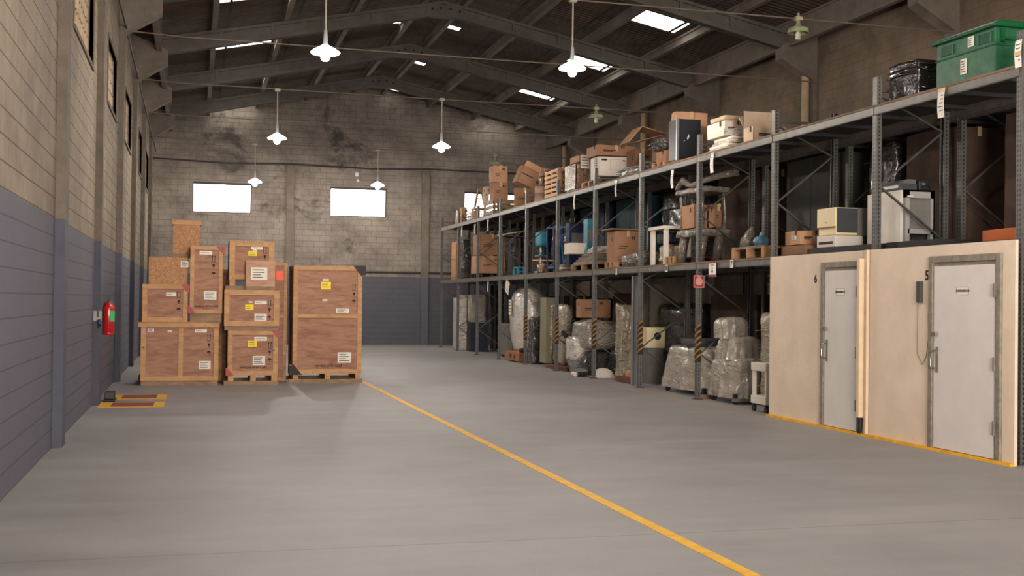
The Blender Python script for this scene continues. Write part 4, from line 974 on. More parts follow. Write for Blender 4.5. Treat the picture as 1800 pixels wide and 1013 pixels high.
for x in (0, w_):
    for y in (0, l): MB().cyl((x, y, .1), (x+(.02 if x else -.02), y, h), .02, 8).build('upright', BLUEP, t)
MB().cyl((-.02, 0, h), (w_+.02, 0, h), .02, 8).cyl((-.02, l, h), (w_+.02, l, h), .02, 8).build('top_rail', mat('pale_blue_rail', (104, 130, 178), .5), t)
B(0, w_, 0, l, .1, .16).build('shelf', BLUEP, t); B(w_*.35, w_*.9, l*.4, l*.45, .2, h*.85).build('panel', BLUEP, t)
for x in (0.03, w_-.03):
    for y in (.03, l-.03): MB().cyl((x-.015, y, .05), (x+.015, y, .05), .05, 12).build('wheel', INK, t)
MB().bar((w_*.1, -.01, .2), (w_*.35, -.01, h*.8), .03).bar((w_*.75, -.01, .2), (w_*.6, -.01, h*.6), .03).build('strut', TEALP, t)
tag(MB().bar((0, 0, 0), (.75, -.5, -.02), .05, .03).build('wooden_batten', KRAFT2, loc=(8.16, 28.0, 2.62)), 'light wooden batten lying slantwise over the scrap on the middle shelf', 'batten')
wrapped('crumpled tan paper heap at the post on the middle shelf', (8.15, 8.6, 27.3, 27.95, MS, MS+.24), FILM_B, amp=.09, rnd=.4, name='paper_heap', cat='paper heap', folds=False)
t = thing('scrap_boards', 'low heap of loose flat boards on the middle shelf before the blue cart', 'boards', (8.14, 25.75, MS))
for k in range(5): MB().obox((.2+.02*k, .22-.02*k, .02+.035*k), (.34, .42-.03*k, .03), (0, 0, .12*(k % 3)-.1)).build('board', [PINE_D, GREYM, WCARD][k % 3], t)
# teal and blue machines deeper in
for (xl, xm, xr, yt, X_, m_, lb) in ((996, 1001, 1030, 392, 8.55, mat('deep_blue', (24, 40, 74), .6), 'dark blue machine cabinet behind the white box on the middle shelf'), (1030, 1033, 1046, 384, 8.5, TEALP, 'slim teal upright machine column left of the big carton')):
    d = place(xl, xm, xr, yt, MS, X_, .5); t = root('machine', lb, 'machine', d); w_, l, h = dims(d); l = max(l, .3)
    B(0, w_, 0, l, .08, h).build('housing', m_, t, bev=.02); B(.02, w_-.02, .02, l-.02, 0, .08).build('plinth', INK, t)
    B(w_*.15, w_*.85, -.012, 0, h*.55, h*.8).build('control_panel', GREYM, t); MB().cyl((w_*.5, -.012, h*.3), (w_*.5, -.05, h*.3), .04, 12).build('knob', INK, t)
y0 = P(1046, 463, X=8.14).y
pallet('wooden pallet under the boards and plastic bag on the middle shelf', 8.12, 9.0, y0+.05, P(1005, 470, X=8.14).y, MS, m=PINE_D)
zq = MS+.132
for k in range(3): pass
t = thing('board_stack', 'stack of grey boards on a pallet under the plastic bag', 'boards', (8.13, y0+.15, zq))
for k in range(4): B(.03*k, .8, .05*k, 1.28-.08*k, .055*k, .055*k+.05).build('board', [PINE_D, BUBBLE, GREYM, PINE_D][k], t, bev=.004)
e = place(1000, 1004, 1017, 452, MS); tag(MB().prism([(0, 0), (.30, 0), (.38, .24), (0, .24)], 1, 0, .45).build('white_box', WCARD, loc=(7.99, P(1016, 460, X=8.1).y+.2, MS+.37)), 'small white tapered box on the edge of the board stack', 'box')
e = P(1030, 433, X=8.3); wrapped('crumpled clear plastic bag on the board stack', (8.22, 8.8, y0+.25, y0+1.0, zq+.225, e.z), FILM_S, amp=.07, rnd=.45, name='plastic_bag', cat='bag', folds=False)
y1 = P(1080, 460, X=8.14).y
pallet('wooden pallet under the big carton on the middle shelf', 8.1, 9.05, y1-.12, P(1066, 470, X=8.14).y, MS)
d = place(1066, 1081, 1128, 405, MS); dM = (8.14, min(9.0, d[1]), y1, d[3], MS+.132, d[5]); bc = carton('big orange-brown carton on a pallet on the middle shelf', dM, KRAFT, labels=0)
tag(B(-.1, dims(dM)[0]+.06, -.06, dims(dM)[1]+.05, 0, .025).build('lid_board', PINE_D, loc=(dM[0], dM[2], dM[5]+.013)), 'flat board lying as a lid over the big orange-brown carton', 'board')
wrapped('grey foam-wrapped bundle before the big carton', (8.1, 8.8, 20.62, 21.7, MS, MS+.32), BUBBLE, amp=.05, rnd=.4, name='foam_bundle')
# white table
ya = P(1190, 440, X=8.3).y; yb = P(1136, 400, X=8.14).y
t = thing('white_table', 'small white table standing on the middle shelf between the carton and the wrapped frame', 'table', (8.14, 19.52, MS)); tz = P(1150, 399, X=8.14).z-MS
w_, l = .56, .74
B(0, w_, 0, max(l, .7), tz-.06, tz).build('tabletop', WHITEP, t, bev=.005)
for x in (0.03, w_-.1):
    for y in (.02, max(l, .7)-.1): B(x, x+.075, y, y+.075, 0, tz-.06).build('leg', WHITEP, t)
tag(MB().lump(0, .42, 0, .5, 0, .19, n=6, amp=.01, rnd=.2).build('navy_box', mat('navy_plastic', (36, 40, 56), .5), loc=(8.24, 19.62, MS+.40), smooth=True), 'dark navy case under the white table top', 'case')
wrapped('cream cloth bundle beneath the white table', (8.24, 8.62, 19.62, 20.15, MS, MS+.39), FILM_Y, amp=.03, rnd=.3, folds=False)
pallet('wooden pallet right of the white table leg', 8.14, 8.95, 19.04, 19.48, MS)
# bubble wrapped frame
yn = 17.93
t = thing('wrapped_stand', 'tall grey bubble-wrapped metal frame with four posts and a slab top on the middle shelf', 'wrapped goods', (8.13, yn, MS))
zt_ = P(1190, 342, X=8.14).z-MS; zl = P(1190, 420, X=8.14).z-MS; wf, lf = .56, 1.02
MB().lump(-.02, wf, -.05, lf, zl+.0, zl+.13, n=18, amp=.025, freq=3, rnd=.4, flat=False).build('lower_slab', BUBBLE, t, smooth=True)
MB().lump(-.02, wf, -.05, lf, zt_-.04, zt_+.06, n=18, amp=.025, freq=3, rnd=.4, seed=3, flat=False).build('upper_slab', BUBBLE, t, smooth=True)
for x in (.06, wf-.1):
    for y in (.06, lf-.1): MB().tube([(x, y, zl+.1), (x+.015, y, zl+.35), (x-.01, y+.01, zl+.7), (x, y, zt_-.03)], [.04, .03, .034, .034], 8).build('post', BUBBLE, t, smooth=True)
for x in (.1, wf-.16):
    for y in (.1, lf-.16): MB().tube([(x-.05, y, .005), (x-.03, y, .25), (x, y, zl+.02)], [.075, .08, .09], 8).build('leg', BUBBLE, t, smooth=True)
MB().tube([(.05, lf+.05, zt_+.1), (.07, lf-.15, zt_+.22), (.12, lf-.35, zt_+.12), (.25, .4, zt_+.2), (.45, .15, zt_+.27), (.7, .02, zt_+.33)], [.06, .07, .045, .05, .06, .075], 10).build('roll', BUBBLE, t, smooth=True)
carton('orange-brown carton inside the bubble-wrapped frame, left', (8.17, 8.42, yn+.36, yn+.86, MS+zl+.16, MS+zl+.16+.40), KRAFT, prints=1)
carton('darker brown carton inside the bubble-wrapped frame, right', (8.46, 8.62, yn+.16, yn+.56, MS+zl+.16, MS+zl+.56), KRAFT3)
y2 = P(1347, 450, X=8.14).y; y3 = P(1290, 450, X=8.14).y
y3 = min(y3, 17.72)
pallet('light pine pallet at the front of the middle shelf left of the cold rooms', 8.1, 8.95, y2, y3, MS, h=.16)
tag(B(0, .86, 0, y3-y2, 0, .015).build('board', GREYM, loc=(8.1, y2, MS+.162)), 'thin grey board covering the light pine pallet', 'board')
zz = MS+.179
t = thing('cone_bag', 'small pointed grey cloth bag on the pine pallet', 'bag', (8.38, P(1314, 436, X=8.38).y, zz)); MB().tube([(0, 0, 0), (.0, 0, .02), (.01, 0, .12), (.06, 0, .26), (.09, -.02, .36)], [.02, .13, .12, .07, .015], 12).build('bag', BUBBLE, t, smooth=True)
MB().lathe([(.02, .345), (.03, .355), (.02, .37)], c=(.085, -.018, 0), n=8).build('tie', INK, t)
t = thing('blue_bag', 'round blue plastic bag on the pine pallet', 'bag', (8.36, P(1337, 430, X=8.36).y, zz)); MB().lump(-.11, .11, -.11, .11, 0, .17, n=7, amp=.015, rnd=.48).build('bag', mat('bag_blue', (74, 108, 122), .4), t, smooth=True)
MB().cyl((0, 0, .15), (.03, 0, .21), .03, 8, .045).build('knot', mat('bag_blue', (88, 138, 160)), t)
tag(MB().lump(0, .2, 0, .16, 0, .16, n=5, amp=.01, rnd=.15).build('grey_box', GREYM, loc=(8.62, y2+.03, zz), smooth=True), 'small grey box behind the blue bag on the pine pallet', 'box')
# over the cold rooms
ZD = MS
yq = P(1402, 430, X=8.14).y
dN = place(1340, 1402, 1418, 405, MS); dN = (8.18, 8.55, yq, min(dN[3], y2-.06), MS+.145, dN[5]); carton('long flat carton with a printed label lying over the end of the cold rooms', dN, KRAFT2, labels=2)
carton('low dark carton underneath the long flat carton', (8.12, 8.75, yq-.25, yq+.85, MS, MS+.13), KRAFT3, labels=1, sag=.005)
yc1 = P(1466, 431, X=8.14).y; zb3 = MS+.075
tag(MB().box(0, .82, 0, 1.69, 0, .07).build('deck_board', mat('black_board', (40, 40, 42), .7), loc=(8.13, 12.68, MS), bev=.004), 'long dark board over cold room 6 under the white cabinet and cream machine', 'board')
tag(MB().box(0, .82, 0, 1.0, 0, .07).build('deck_board', mat('black_board', (40, 40, 42)), loc=(8.13, 11.52, MS), bev=.004), 'shorter dark board over cold room 5 right of the white cabinet', 'board')
d = place(1434, 1466, 1518, 364, MS); d = (8.16, min(d[1], 8.85), d[2], d[3], zb3, d[5]); t = root('cream_machine', 'cream fronted office machine with a dark side panel above cold room 6', 'machine', d); w_, l, h = dims(d)
B(.02, w_, 0.01, l-.01, .16, h).build('body', CREAMP, t, bev=.008); B(0, .02, 0, l, .27, h).build('front_panel', CREAMP, t, bev=.006); B(.0, w_, 0, l, 0, .155).build('base', WHITEP, t, bev=.008)
B(.03, w_*.8, .002, .01, .19, h-.01).build('side_panel', DGREY, t); B(w_*.8, w_+.06, -.0, .03, .16, h).build('side_edge', GREYM, t); B(-.003, .0, l*.12, l*.88, .04, .075).build('vent_slot', INK, t)
B(-.004, .0, .02, l-.02, .255, .27).build('drawer_gap', KRAFT3, t); B(-.003, 0, l*.47, l*.52, h*.62, h*.64).build('lock', INK, t)
d = place(1412, 1416, 1434, 377, MS, X=8.5); carton('tall pinkish carton behind the cream office machine', (8.58, 9.0, yc1+.72, yc1+1.12, MS+.001+.14, d[5]), mat('pink_carton', (176, 128, 122), .8), tape=True)
yv = 12.70; xv = P(1584, 380, Y=yv).x; d = (xv, min(P(1648, 380, Y=yv).x, 8.94), yv, P(1524, 380, X=xv).y, zb3, P(1584, 333, Y=yv).z); t = root('white_cabinet', 'tall white metal cabinet above the cold rooms', 'cabinet', d); w_, l, h = dims(d)
B(0.02, .06, 0.05, l-.05, .02, h).build('front_frame', WHITEP, t, bev=.004); B(0, .02, l*.02, l*.62, .02, h-.01).build('door', WHITEP, t, bev=.004); B(0, .02, l*.64, l*.99, .02, h-.01).build('door', WHITEP, t, bev=.004)
MB().box(.06, w_, .05, .07, .16, h-.08).box(.06, w_, l-.02, l, .02, h).box(.06, w_, 0, l, h-.02, h).box(.06, w_, .0, l, .0, .03).box(w_-.02, w_, 0, l, .02, h).build('carcass', GREYM, t)
MB().box(.06, w_, .0, .06, h-.1, h).box(.06, .12, .0, .06, .03, h).box(w_-.06, w_, .0, .06, .03, h).box(.1, w_, .0, .06, .13, .19).build('side_frame', mat('cabinet_edge', (150, 148, 146), .5), t)
MB().cyl((-.03, l*.6, h*.35), (0, l*.6, h*.35), .015, 8).build('knob', ALU, t); B(.08, .16, -.02, .0, h*.86, h*.89).build('latch', WHITEP, t)
e = (d[0]+.02, d[0]+.26, d[2]+.05, d[3]-.1, d[5]+.001, d[5]+.14); t = root('printer', 'flat silver office device on top of the white cabinet, left', 'office device', e); w_, l, h = dims(e)
B(0, w_, 0, l, 0, h*.6).build('base', DGREY, t, bev=.01); MB().prism([(0, h*.6), (w_, h*.6), (w_, h), (.12, h)], 1, .03, l-.03).build('lid', ALU, t)
B(-.005, 0, .05, l-.05, h*.2, h*.45).build('tray_slot', WHITEP, t)
e = (d[0]+.28, d[1]-.02, d[2]+.04, d[2]+.45, d[5]+.001, d[5]+.13); t = root('black_device', 'black office device with a cable on the white cabinet, right', 'office device', e); w_, l, h = dims(e)
B(0, w_, 0, l, 0, h).build('body', BLACKS, t, bev=.015); MB().tube([(w_*.6, 0, h*.5), (w_*.7, -.03, h*.7), (w_*.85, -.03, h*.3), (w_*.85, -.02, -.1)], .012).build('cable', INK, t)
B(.04, w_*.5, -.004, .002, h*.55, h*.75).build('display', ALU, t)
ye = P(1787, 420, X=8.14).y
carton('low orange-brown carton at the near end of the middle shelf above door 5', (8.2, 8.75, ye+.08, ye+.62, MS, MS+.13), mat('orange_carton', (176, 92, 48), .8))
tag(MB().lump(0, .2, 0, .3, 0, .16, n=5, amp=.01, rnd=.2).build('teal_crate', TEALP, loc=(8.72, ye+.66, MS), smooth=True), 'small teal tub behind the low orange-brown carton', 'tub')

# ------------------------------------------------------------------ goods standing on the floor under the racks
tag(B(8.3, 8.9, 37.2, 37.26, 0, 1.78).build('door_panel', CREAMP), 'cream door panel leaning at the far end of the racks', 'panel')
d = pF(794, 804.5, 822, 523, 617); wrapped('tall narrow white film-wrapped box, first at the far end of the racks', d, FILM_S, amp=.012, rnd=.05, name='wrapped_box')
d = place(823, 827, 856, 517, 0, X=8.3); t = root('wrapped_machine', 'film-wrapped machine with a dark blue lower half beside the tall white wrapped box', 'machine', d); w_, l, h = dims(d)
MB().lump(0, w_, 0, l, h*.5, h, n=9, amp=.04, rnd=.15, flat=False).build('wrapping', FILM_G, t, smooth=True); B(.03, w_-.03, .05, l, 0, h*.52).build('body', mat('deep_navy', (30, 34, 54), .6), t, bev=.01)
MB().cyl((.1, .1, 0), (.1, .1, .02), .05).build('foot', INK, t)
q = P(863, 614, Z=0); t = thing('carpet_roll', 'dark grey roll standing upright in the rear row near the far end', 'roll', (q.x+.1, q.y, 0)); h = P(863, 502, Y=q.y).z
MB().lathe([(0, 0), (.13, 0), (.135, .3), (.13, h*.6), (.135, h), (.05, h), (.04, h-.03), (0, h-.03)], n=18).build('roll', mat('roll_grey', (66, 62, 60), .8), t, smooth=True)
MB().lathe([(.137, h*.4), (.142, h*.4+.03), (.137, h*.4+.06)], n=18).build('strap', INK, t)
t = thing('grey_tank', 'low grey steel tank deep in the rack left of the capsule', 'tank', (8.5, 31.2, 0)); B(0, .42, 0, 1.3, .05, .95).build('body', GREYM, t, bev=.03); B(.05, .38, .05, 1.25, 0, .05).build('base', INK, t)
MB().cyl((.3, .4, .95), (.3, .4, 1.02), .12, 14).build('cap', DARKM, t)
# big wrapped capsule on a machine base
yk = P(922, 638, Z=0).y; t = thing('wrapped_capsule', 'big upright bubble-wrapped capsule with a rounded top standing on an orange wooden base', 'wrapped goods', (8.14, yk, 0))
zt_ = P(905, 503, X=8.2).z; zb_ = P(905, 617, X=8.2).z; wk, lk = .82, 1.55
n = 18; prof = []
for k in range(n+1):
    u = k/n; z = zb_+(zt_-zb_)*u
    s_ = .78+.22*min(1, u*3) if u < .35 else 1.0 if u < .62 else math.sqrt(max(0, 1-((u-.62)/.385)**2.3))
    prof.append((z, max(s_, .06)))
rings = []; vs = []; m_ = 28
for z, s_ in prof:
    for j in range(m_):
        a = 2*math.pi*j/m_; ca, sa = math.cos(a), math.sin(a); e = 2.6
        x = math.copysign(abs(ca)**(2/e), ca)*wk/2*s_; y = math.copysign(abs(sa)**(2/e), sa)*lk/2*(.35+.65*s_)
        nz = noise.noise_vector(Vector((x*4, y*4, z*6)))*.028
        vs.append((wk/2+x+nz.x, lk/2+y+nz.y, z))
fs = [(i*m_+j, i*m_+(j+1) % m_, (i+1)*m_+(j+1) % m_, (i+1)*m_+j) for i in range(n) for j in range(m_)] + [tuple(range(m_))[::-1], tuple(range(n*m_, (n+1)*m_))]
MB().add(vs, fs).build('wrapping', FILM_S, t, smooth=True)
bm_ = MB()
for k in range(3): bm_.box(-.02, .72, .1+.45*k, .18+.45*k, .02, zb_-.06)
bm_.box(-.05, .75, 0, 1.35, zb_-.06, zb_-.01).box(-.05, -.02, 0, 1.35, .03, zb_-.06).build('base_board', mat('orange_timber', (156, 104, 66), .7, var=.25), t)
MB().box(-.055, -.05, .3, .42, .1, .2).box(-.055, -.05, .7, .82, .1, .2).build('slot', INK, t); MB().lump(.0, .25, -.1, .2, zb_-.01, zb_+.1, n=5, amp=.02, rnd=.4).build('caster', INK, t)
lab(t, 'x', lk*.5, lk*.68, zt_*.62, zt_*.82, off=-.035)
d = (8.2, 8.9, 28.3, 28.78, 0, 1.2); wrapped('film-wrapped grey machine right of the big capsule, low and square', d, FILM_D, amp=.05, rnd=.12, taper=.12)
tag(MB().box(0, .5, 0, 1.45, .0, .09).build('red_timber', mat('red_brown_timber', (104, 58, 46), .8, var=.2), loc=(8.16, 25.3, .002), bev=.01), 'red-brown timber beam on the floor by the grey-green cabinet', 'timber')
tag(MB().box(0, .12, 0, .85, .0, .11).build('red_timber', mat('red_brown_timber', (104, 58, 46)), loc=(8.2, 21.25, .002), bev=.01), 'short red-brown timber beam on the floor left of the aluminium profile', 'timber')
d = place(957, 960, 982, 523, .1, X=8.22); t = root('metal_cabinet', 'grey-green metal cabinet wrapped in film on the right side, on the red timber', 'cabinet', (*d[:4], .093, d[5])); w_, l, h = dims((*d[:4], .093, d[5])); l = max(l, .5)
B(0, w_, 0, l, 0, h).build('body', mat('grey_green', (128, 124, 98), .6), t, bev=.01); MB().lump(w_*.3, w_+.03, -.05, l, h*.12, h*.9, n=7, amp=.03, rnd=.2, flat=False).build('wrapping', FILM_Y, t, smooth=True)
lab(t, 'y', w_*.6, w_*.85, h*.55, h*.78, off=-.09)
d = place(984, 988, 1012, 534, 0, X=8.3); wrapped('rounded cream wrapped drum-like machine between the grey-green cabinet and the carton', (*d[:2], 26.0, 26.8, .095, d[5]), FILM_Y, amp=.03, rnd=.45)
# wrapped machine with carton on top
yw = P(1044, 656, Z=0).y+.25; zc = P(1020, 563, X=8.15).z
d = place(1013, 1020, 1076, 526, 0); yk2 = d[2]
t = thing('wrapped_machine', 'film-wrapped machine with a spreading nose carrying a brown carton', 'machine', (8.12, yk2-.35, 0))
MB().lump(.05, .8, .1, 1.05, .55, zc, n=10, amp=.05, rnd=.18, flat=False).build('wrapping', FILM_G, t, smooth=True)
MB().lump(-.05, .35, .4, 1.3, .25, .80, n=10, amp=.07, rnd=.4, seed=5, flat=False).build('nose', FILM_S, t, smooth=True)
MB().lump(.0, .7, .15, 1.25, 0.0, .5, n=9, amp=.06, rnd=.3, seed=8).build('lower_wrapping', FILM_D, t, smooth=True)
MB().tube([(-.06, 1.1, .82), (-.08, 1.25, .9), (-.02, 1.38, .86)], .05).build('nozzle', INK, t, smooth=True)
carton('brown carton resting on the film-wrapped machine under the rack', (8.14, min(d[1], 8.85), yk2, d[3], zc+.055, d[5]), KRAFT)
d = (8.58, 8.93, 23.12, 23.8, 0, .62); wrapped('slumped black plastic sack behind the white wheel on the floor', d, mat('sack_black', (40, 38, 38), .45, bump=.5), amp=.08, rnd=.45, name='black_sack', cat='sack', folds=False)
q = P(1047, 656, Z=0); t = thing('wheel_base', 'white half-round machine base lying on the floor at the post', 'machine base', (8.33, 23.2, 0))
MB().prism([(.0+.24*math.cos(a*math.pi/10), .0+.2*math.sin(a*math.pi/10)) for a in range(11)], 1, -.06, .06).build('disc', WHITEP, t, bev=.01); B(-.24, .24, -.1, .1, 0, .03).build('foot', WHITEP, t)
q = P(1016, 657, Z=0); t = thing('engine_part', 'small black and white engine part on the floor left of the white half-round base', 'machine part', (7.97, 23.62, 0))
MB().lump(-.12, .12, -.12, .12, .02, .16, n=6, amp=.03, rnd=.2).build('casing', GREYM, t); MB().cyl((-.1, -.13, .06), (.1, -.13, .06), .05, 10).build('shaft', INK, t); MB().cyl((-.14, -.1, .05), (-.14, .1, .05), .05, 10).build('pulley', WHITEP, t)
t = thing('tan_bag', 'tan paper bag on the timber behind the white half-round base', 'bag', (8.36, 21.75, 0)); MB().lump(0, .3, 0, .3, 0, .24, n=6, amp=.03, rnd=.35).build('bag', KRAFT2, t, smooth=True); MB().bar((.05, .1, .23), (.2, .15, .27), .03).build('fold', KRAFT2, t)
d = place(1079, 1082, 1109, 533, 0, X=8.25); wrapped('tall cream film-wrapped box left of the aluminium profile', (8.32, 8.66, 22.2, 22.6, 0, P(1095, 533, Y=22.3).z), FILM_Y, amp=.04, rnd=.15)
qa = P(1116, 667, Z=0); t = thing('metal_profile', 'shiny aluminium profile standing upright at the rack post', 'metal profile', (8.12, 20.93, 0)); h = 2.1
MB().box(0, .10, 0, .006, 0, h).box(0, .006, 0, .12, 0, h).box(.094, .1, 0, .12, 0, h).build('channel', ALU, t); B(.1, .15, .02, .1, 0, h-.03).build('dark_strip', INK, t)
h = P(1160, 500, Y=23.1).z; t = thing('metal_cabinet', 'tall plain grey steel cabinet in the rear row behind the box with a round opening', 'cabinet', (9.31, 23.1, 0))
B(0, .85, 0, .9, .04, h).build('body', mat('cabinet_grey_beige', (132, 124, 108), .6, var=.08), t, bev=.008); B(.02, .83, .02, .88, 0, .04).build('plinth', INK, t); B(.02, .83, -.012, 0, .06, h-.03).build('door', mat('cabinet_grey_beige', (132, 124, 108)), t); B(.78, .80, -.03, -.012, h*.5, h*.58).build('handle', ALU, t)
yb2 = 21.3
t = thing('speaker_box', 'beige box with a round black opening before the tall grey cabinet', 'box', (min(P(1163, 590, Y=yb2).x, 8.55), yb2, 0)); z0, z1 = P(1176, 612, Y=yb2).z, P(1176, 576, Y=yb2).z
B(0, .38, 0, .3, z0, z1).build('panel', CREAMP, t, bev=.005); B(.03, .35, .02, .28, 0, z0).build('stand', GREYM, t); MB().cyl((.22, -.006, (z0+z1)/2+.03), (.22, .01, (z0+z1)/2+.03), .075, 20).build('opening', INK, t)
# machine under polythene, left of the post
SHEET = clear_film()
def drape_mesh(w_, l, z0, h, amp=.055, seed=0, n=84, m_=18, taper=.08, e=5.0, topr=.12):
    vs = []; fs = []
    prof = [(z0+(h-topr-z0)*k/m_, 1.0-taper*(k/m_)) for k in range(m_+1)] + [(h-topr+topr*math.sin(a), 1-taper-(1-math.cos(a))*topr/min(w_, l)*1.6) for a in (.4, .8, 1.2, 1.57)] + [(h+.005, .5*(1-taper)), (h-.01, .02)]
    for z, s_ in prof:
        u = max(0, min(1, (h-z)/(h-z0)))
        for j in range(n):
            a = 2*math.pi*j/n; ca, sa = math.cos(a), math.sin(a); k = (abs(ca)**e+abs(sa)**e)**(-1/e)
            x, y = ca*k*w_/2*s_, sa*k*l/2*s_
            f = noise.noise(Vector((ca*3.3+seed, sa*3.3, z*.7)))+.6*noise.noise(Vector((ca*8+seed, sa*8+2, z*.9+3)))
            g = .03*noise.noise(Vector((x*5+seed, y*5, z*5)))
            d_ = 1+(f*amp*(.25+1.5*u)+g)/(min(w_, l)/2)
            vs.append((w_/2+x*d_, l/2+y*d_, z+.02*noise.noise(Vector((x*4, y*4, seed)))*(1 if u < .98 else 0)))
    r_ = len(prof)
    fs = [(i*n+j, i*n+(j+1) % n, (i+1)*n+(j+1) % n, (i+1)*n+j) for i in range(r_-1) for j in range(n)] + [tuple(range((r_-1)*n, r_*n))]
    return MB().add(vs, fs)
def draped(label, d, core, taper=.1, amp=.055):
    t = root('covered_machine', label, 'machine', d); w_, l, h = dims(d)
    MB().lump(.09, w_-.09, .09, l-.09, .14, h*.93, n=6, amp=.02, rnd=.12, flat=False, taper=taper).build('housing', core, t, smooth=True)
    drape_mesh(w_, l, .09, h, amp, R.random()*40, taper=taper).build('polythene_sheet', SHEET, t, smooth=True)
    for x in (.08, w_-.1):
        for y in (.05, l-.1): MB().cyl((x, y-.02, .05), (x, y+.02, .05), .05, 12).box(x-.03, x+.03, y-.03, y+.03, .08, .16).build('caster', INK, t)
    return t, w_, l, h
n0 = P(1222, 690, Z=0); d = place(1153, 1185, 1240, 607, 0, X=8.2); ym = P(1190, 690, X=8.2).y
ym = 18.0; dq = (8.2, 8.9, ym, ym+1.7, 0, P(1190, 607, X=8.25).z)
t, w_, l, h = draped('square machine under cloudy polythene with a dark lid on top, at the hazard-taped post', dq, mat('core_beige', (150, 138, 118), .6), taper=.12)
tag(MB().lump(0, .62, 0, .55, 0, .1, n=6, amp=.008, rnd=.15).build('dark_lid', DGREY, loc=(8.22, ym+.35, h+.03), smooth=True), 'dark grey flat lid lying on the polythene covered machine', 'lid')
ym2 = P(1255, 700, X=8.22).y
dq = (8.16, 8.9, 16.75, 17.68, 0, P(1245, 625, X=8.25).z)
t, w_, l, h = draped('taller polythene covered machine right of the red hose sign post, with an upper box', dq, mat('core_grey', (120, 116, 112), .6), taper=.03)
_o = drape_mesh(.62, .7, h-.03, h+.34, .03, 11, taper=.12).build('middle_cover', SHEET, t, smooth=True); _o.location = (.04, .12, 0)
_o = drape_mesh(.5, .5, h+.30, h+.64, .03, 17, taper=.05).build('top_cover', SHEET, t, smooth=True); _o.location = (.02, .36, 0)
MB().bar((0, -.02, .07), (.7, -.02, .07), .05).build('base_rail', GREYM, t)
tag(B(0, .35, 0, .1, 0, .06).build('timber_block', PINE_D, loc=(8.1, 17.87, 0)), 'pale timber block on the floor at the foot of the hose sign post', 'timber')
wrapped('bulky cream wrapped stack deep under the rack behind the hose sign post', (8.5, 8.92, 15.95, 16.6, 0, 1.5), FILM_Y, amp=.05, rnd=.2)
# white trolley and black hand truck by the cold room
ytr = 15.32
t = thing('white_trolley', 'narrow white trolley on black casters against the cold room corner', 'trolley', (8.0, ytr, 0)); zt_ = P(1350, 640, X=8.0).z
for x in (.03, .4):
    for y in (.03, .42): B(x-.025, x+.025, y-.025, y+.025, .12, zt_).build('post', WHITEP, t, bev=.004)
B(-.01, .44, -.01, .46, zt_-.12, zt_).build('top_shelf', WHITEP, t, bev=.008); B(-.01, .44, -.01, .46, .12, .24).build('bottom_shelf', WHITEP, t, bev=.008)
for x in (.03, .4):
    for y in (.03, .42): MB().cyl((x-.015, y, .05), (x+.015, y, .05), .05, 14).box(x-.02, x+.02, y-.02, y+.02, .06, .12).build('caster', INK, t)
t = thing('hand_truck', 'black hand truck leaning in the dark left of the white trolley', 'hand truck', (8.5, 15.6, 0))
MB().tube([(.05, .0, .12), (.1, .12, 1.0), (.08, .14, 1.25), (.2, .15, 1.3), (.32, .14, 1.25), (.34, .12, 1.0), (.38, 0, .12)], .02).build('frame', BLACKS, t); B(.02, .4, -.2, .02, .01, .03).build('toe_plate', DARKM, t)
for x in (0, .42): MB().cyl((x-.03, .06, .12), (x+.03, .06, .12), .12, 18).build('wheel', INK, t)
d = (9.31, 9.8, 15.7, 16.4, 0, 1.3); t = root('blue_machine', 'dark blue machine in the rear row behind the white trolley', 'machine', d); B(0, .5, 0, .65, .1, 1.3).build('housing', mat('deep_blue', (24, 40, 74)), t, bev=.02); B(.03, .47, .03, .62, 0, .1).build('base', INK, t); B(.1, .4, -.01, 0, .8, 1.1).build('panel', GREYM, t)

# ------------------------------------------------------------------ goods filling the rear row of racks, coloured dark to deepen its shade
KRAFT3, FILM_D = mat('shaded_carton', (70, 54, 44), .9, var=.2), film_mat('shaded_film', (44, 42, 41), cf=.15)
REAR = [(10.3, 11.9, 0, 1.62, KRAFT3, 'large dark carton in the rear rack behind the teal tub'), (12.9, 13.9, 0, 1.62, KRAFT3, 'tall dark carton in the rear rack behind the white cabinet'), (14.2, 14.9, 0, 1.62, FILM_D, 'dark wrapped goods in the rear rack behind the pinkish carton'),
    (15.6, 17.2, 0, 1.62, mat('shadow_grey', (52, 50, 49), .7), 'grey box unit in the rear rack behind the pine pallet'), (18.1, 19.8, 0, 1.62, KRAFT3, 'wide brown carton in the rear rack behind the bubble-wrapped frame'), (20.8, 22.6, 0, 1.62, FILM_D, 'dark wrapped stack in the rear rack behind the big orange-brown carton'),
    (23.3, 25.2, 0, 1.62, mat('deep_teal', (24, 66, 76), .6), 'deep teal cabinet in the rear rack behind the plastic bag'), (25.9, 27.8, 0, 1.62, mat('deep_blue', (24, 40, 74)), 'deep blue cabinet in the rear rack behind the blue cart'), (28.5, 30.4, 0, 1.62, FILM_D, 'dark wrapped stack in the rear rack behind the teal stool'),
    (31.0, 33.1, 0, 1.62, KRAFT3, 'dark carton in the rear rack behind the stacked big cartons'), (33.7, 35.6, 0, 1.62, FILM_D, 'dark wrapped stack in the rear rack near the end wall')]
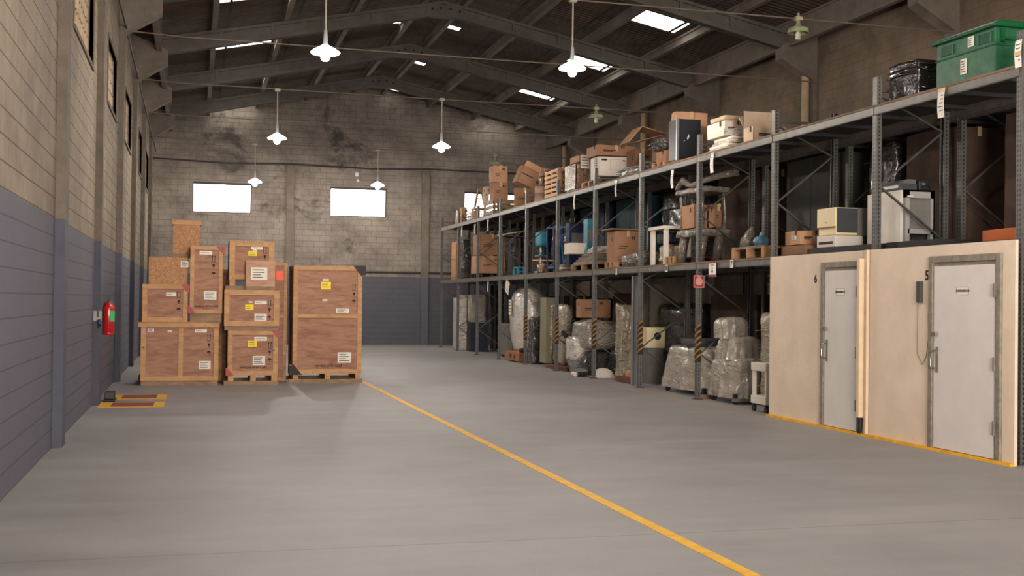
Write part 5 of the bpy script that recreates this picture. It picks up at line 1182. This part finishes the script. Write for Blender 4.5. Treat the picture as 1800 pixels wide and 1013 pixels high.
for (ya, yb, z, h, m_, lb) in REAR:
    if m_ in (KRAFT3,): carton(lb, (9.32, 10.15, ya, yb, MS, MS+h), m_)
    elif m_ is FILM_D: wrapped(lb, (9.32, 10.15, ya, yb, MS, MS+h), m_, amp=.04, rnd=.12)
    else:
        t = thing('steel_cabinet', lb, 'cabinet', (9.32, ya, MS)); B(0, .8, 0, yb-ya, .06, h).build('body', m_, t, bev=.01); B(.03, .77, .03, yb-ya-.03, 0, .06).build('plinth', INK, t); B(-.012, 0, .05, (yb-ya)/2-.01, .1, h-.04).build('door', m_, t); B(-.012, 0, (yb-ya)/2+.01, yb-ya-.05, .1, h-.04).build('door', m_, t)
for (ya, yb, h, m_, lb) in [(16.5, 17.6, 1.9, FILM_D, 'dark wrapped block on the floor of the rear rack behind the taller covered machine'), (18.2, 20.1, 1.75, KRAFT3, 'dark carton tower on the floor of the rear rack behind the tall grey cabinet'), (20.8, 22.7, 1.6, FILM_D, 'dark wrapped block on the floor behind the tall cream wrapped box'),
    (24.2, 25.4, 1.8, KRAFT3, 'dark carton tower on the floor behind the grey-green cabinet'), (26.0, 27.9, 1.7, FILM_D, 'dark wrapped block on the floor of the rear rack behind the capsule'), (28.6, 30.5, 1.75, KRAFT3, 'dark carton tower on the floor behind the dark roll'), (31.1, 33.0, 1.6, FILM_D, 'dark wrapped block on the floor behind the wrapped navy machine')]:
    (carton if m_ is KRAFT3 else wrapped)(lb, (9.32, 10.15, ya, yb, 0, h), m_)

# ------------------------------------------------------------------ signs and paper labels on the racks
XB = FX-.068
for (x, y0, y1, w_, lb) in [(1655, 160, 207, .12, 'long paper label under the top beam below the green bin, nearest the camera'), (1252, 272, 304, .115, 'white paper label on the top beam left of the empty top bay'), (1182, 302, 331, .105, 'white paper label on the top beam below the black cabinet'),
    (1083, 320, 346, .10, 'white paper label on the top beam below the grey wrapped bundle'), (1010, 345, 368, .10, 'curled paper label on the top beam below the silvery wrapped carton'), (858, 388, 406, .14, 'bright paper label on the top beam below the dark slatted crate'),
    (835, 396, 412, .16, 'bright paper label on the top beam before the stacked big cartons'), (812, 400, 416, .13, 'narrow paper label at the far end of the top beam'), (858, 497, 513, .14, 'paper label hanging from the lower beam before the dark roll'), (893, 496, 517, .36, 'tilted white paper label on the lower beam beside the wrapped capsule')]:
    a = P(x, y0, X=XB); b_ = P(x, y1, X=XB); t = paper(lb, XB, a.y, a.z, w_, a.z-b_.z)
    if x == 893: t.rotation_euler = (.35, 0, 0)
for (x, y, s_, lb) in [(1083, 478, 'F', 'small white number card on the lower beam left of the carton pallet'), (1171, 472, '8', 'small white number card on the lower beam below the white table'), (1286, 464, '7', 'small white number card on the lower beam below the pine pallet')]:
    a = P(x, y, X=XB-.005); t = thing('number_card', lb, 'sign', (XB-.005, a.y, a.z), group='number cards on the lower beam'); B(0, .003, -.05, .05, -.06, .06).build('card', PAPER, t)
    text(s_, .12, t, INK, (-.002, 0, 0), FRONT_X, 'number')
a = P(1252, 473, X=XB-.01); t = thing('arrow_sign', 'white sign with a black down arrow between dark red bars on the lower beam', 'sign', (XB-.01, a.y, a.z)); DRED = mat('dark_red', (120, 30, 40), .5)
B(0, .004, -.13, .13, -.13, .13).build('board', PAPER, t); MB().box(-.002, 0, -.13, .13, .09, .13).box(-.002, 0, -.13, .13, -.13, -.09).build('red_bar', DRED, t)
MB().prism([(0, -.075), (.035, -.03), (.012, -.03), (.012, .03), (-.012, .03), (-.012, -.03), (-.035, -.03)], 0, -.002, 0).build('arrow', INK, t); MB().box(-.002, 0, -.08, .08, .05, .058).box(-.002, 0, -.06, .06, .066, .072).build('print', INK, t)
a = P(1229, 495, Y=17.74); t = thing('hose_sign', 'square red fire hose sign with white rings on the rack post', 'sign', (a.x, 17.745, a.z)); SRED = mat('sign_red', (186, 44, 48), .5)
B(-.095, .095, 0, .005, -.1, .1).build('board', PAPER, t); B(-.087, .087, -.002, 0, -.092, .092).build('red_field', SRED, t)
for k, r_ in enumerate((.06, .042, .024)): MB().lathe([(r_, -.003), (r_, -.001), (r_-.009, -.001), (r_-.009, -.003), (r_, -.003)], n=28).build('ring', PAPER, t).rotation_euler = (-math.pi/2, 0, 0)
MB().box(-.03, .04, -.004, -.002, .072, .08).build('lettering_strip', PAPER, t)
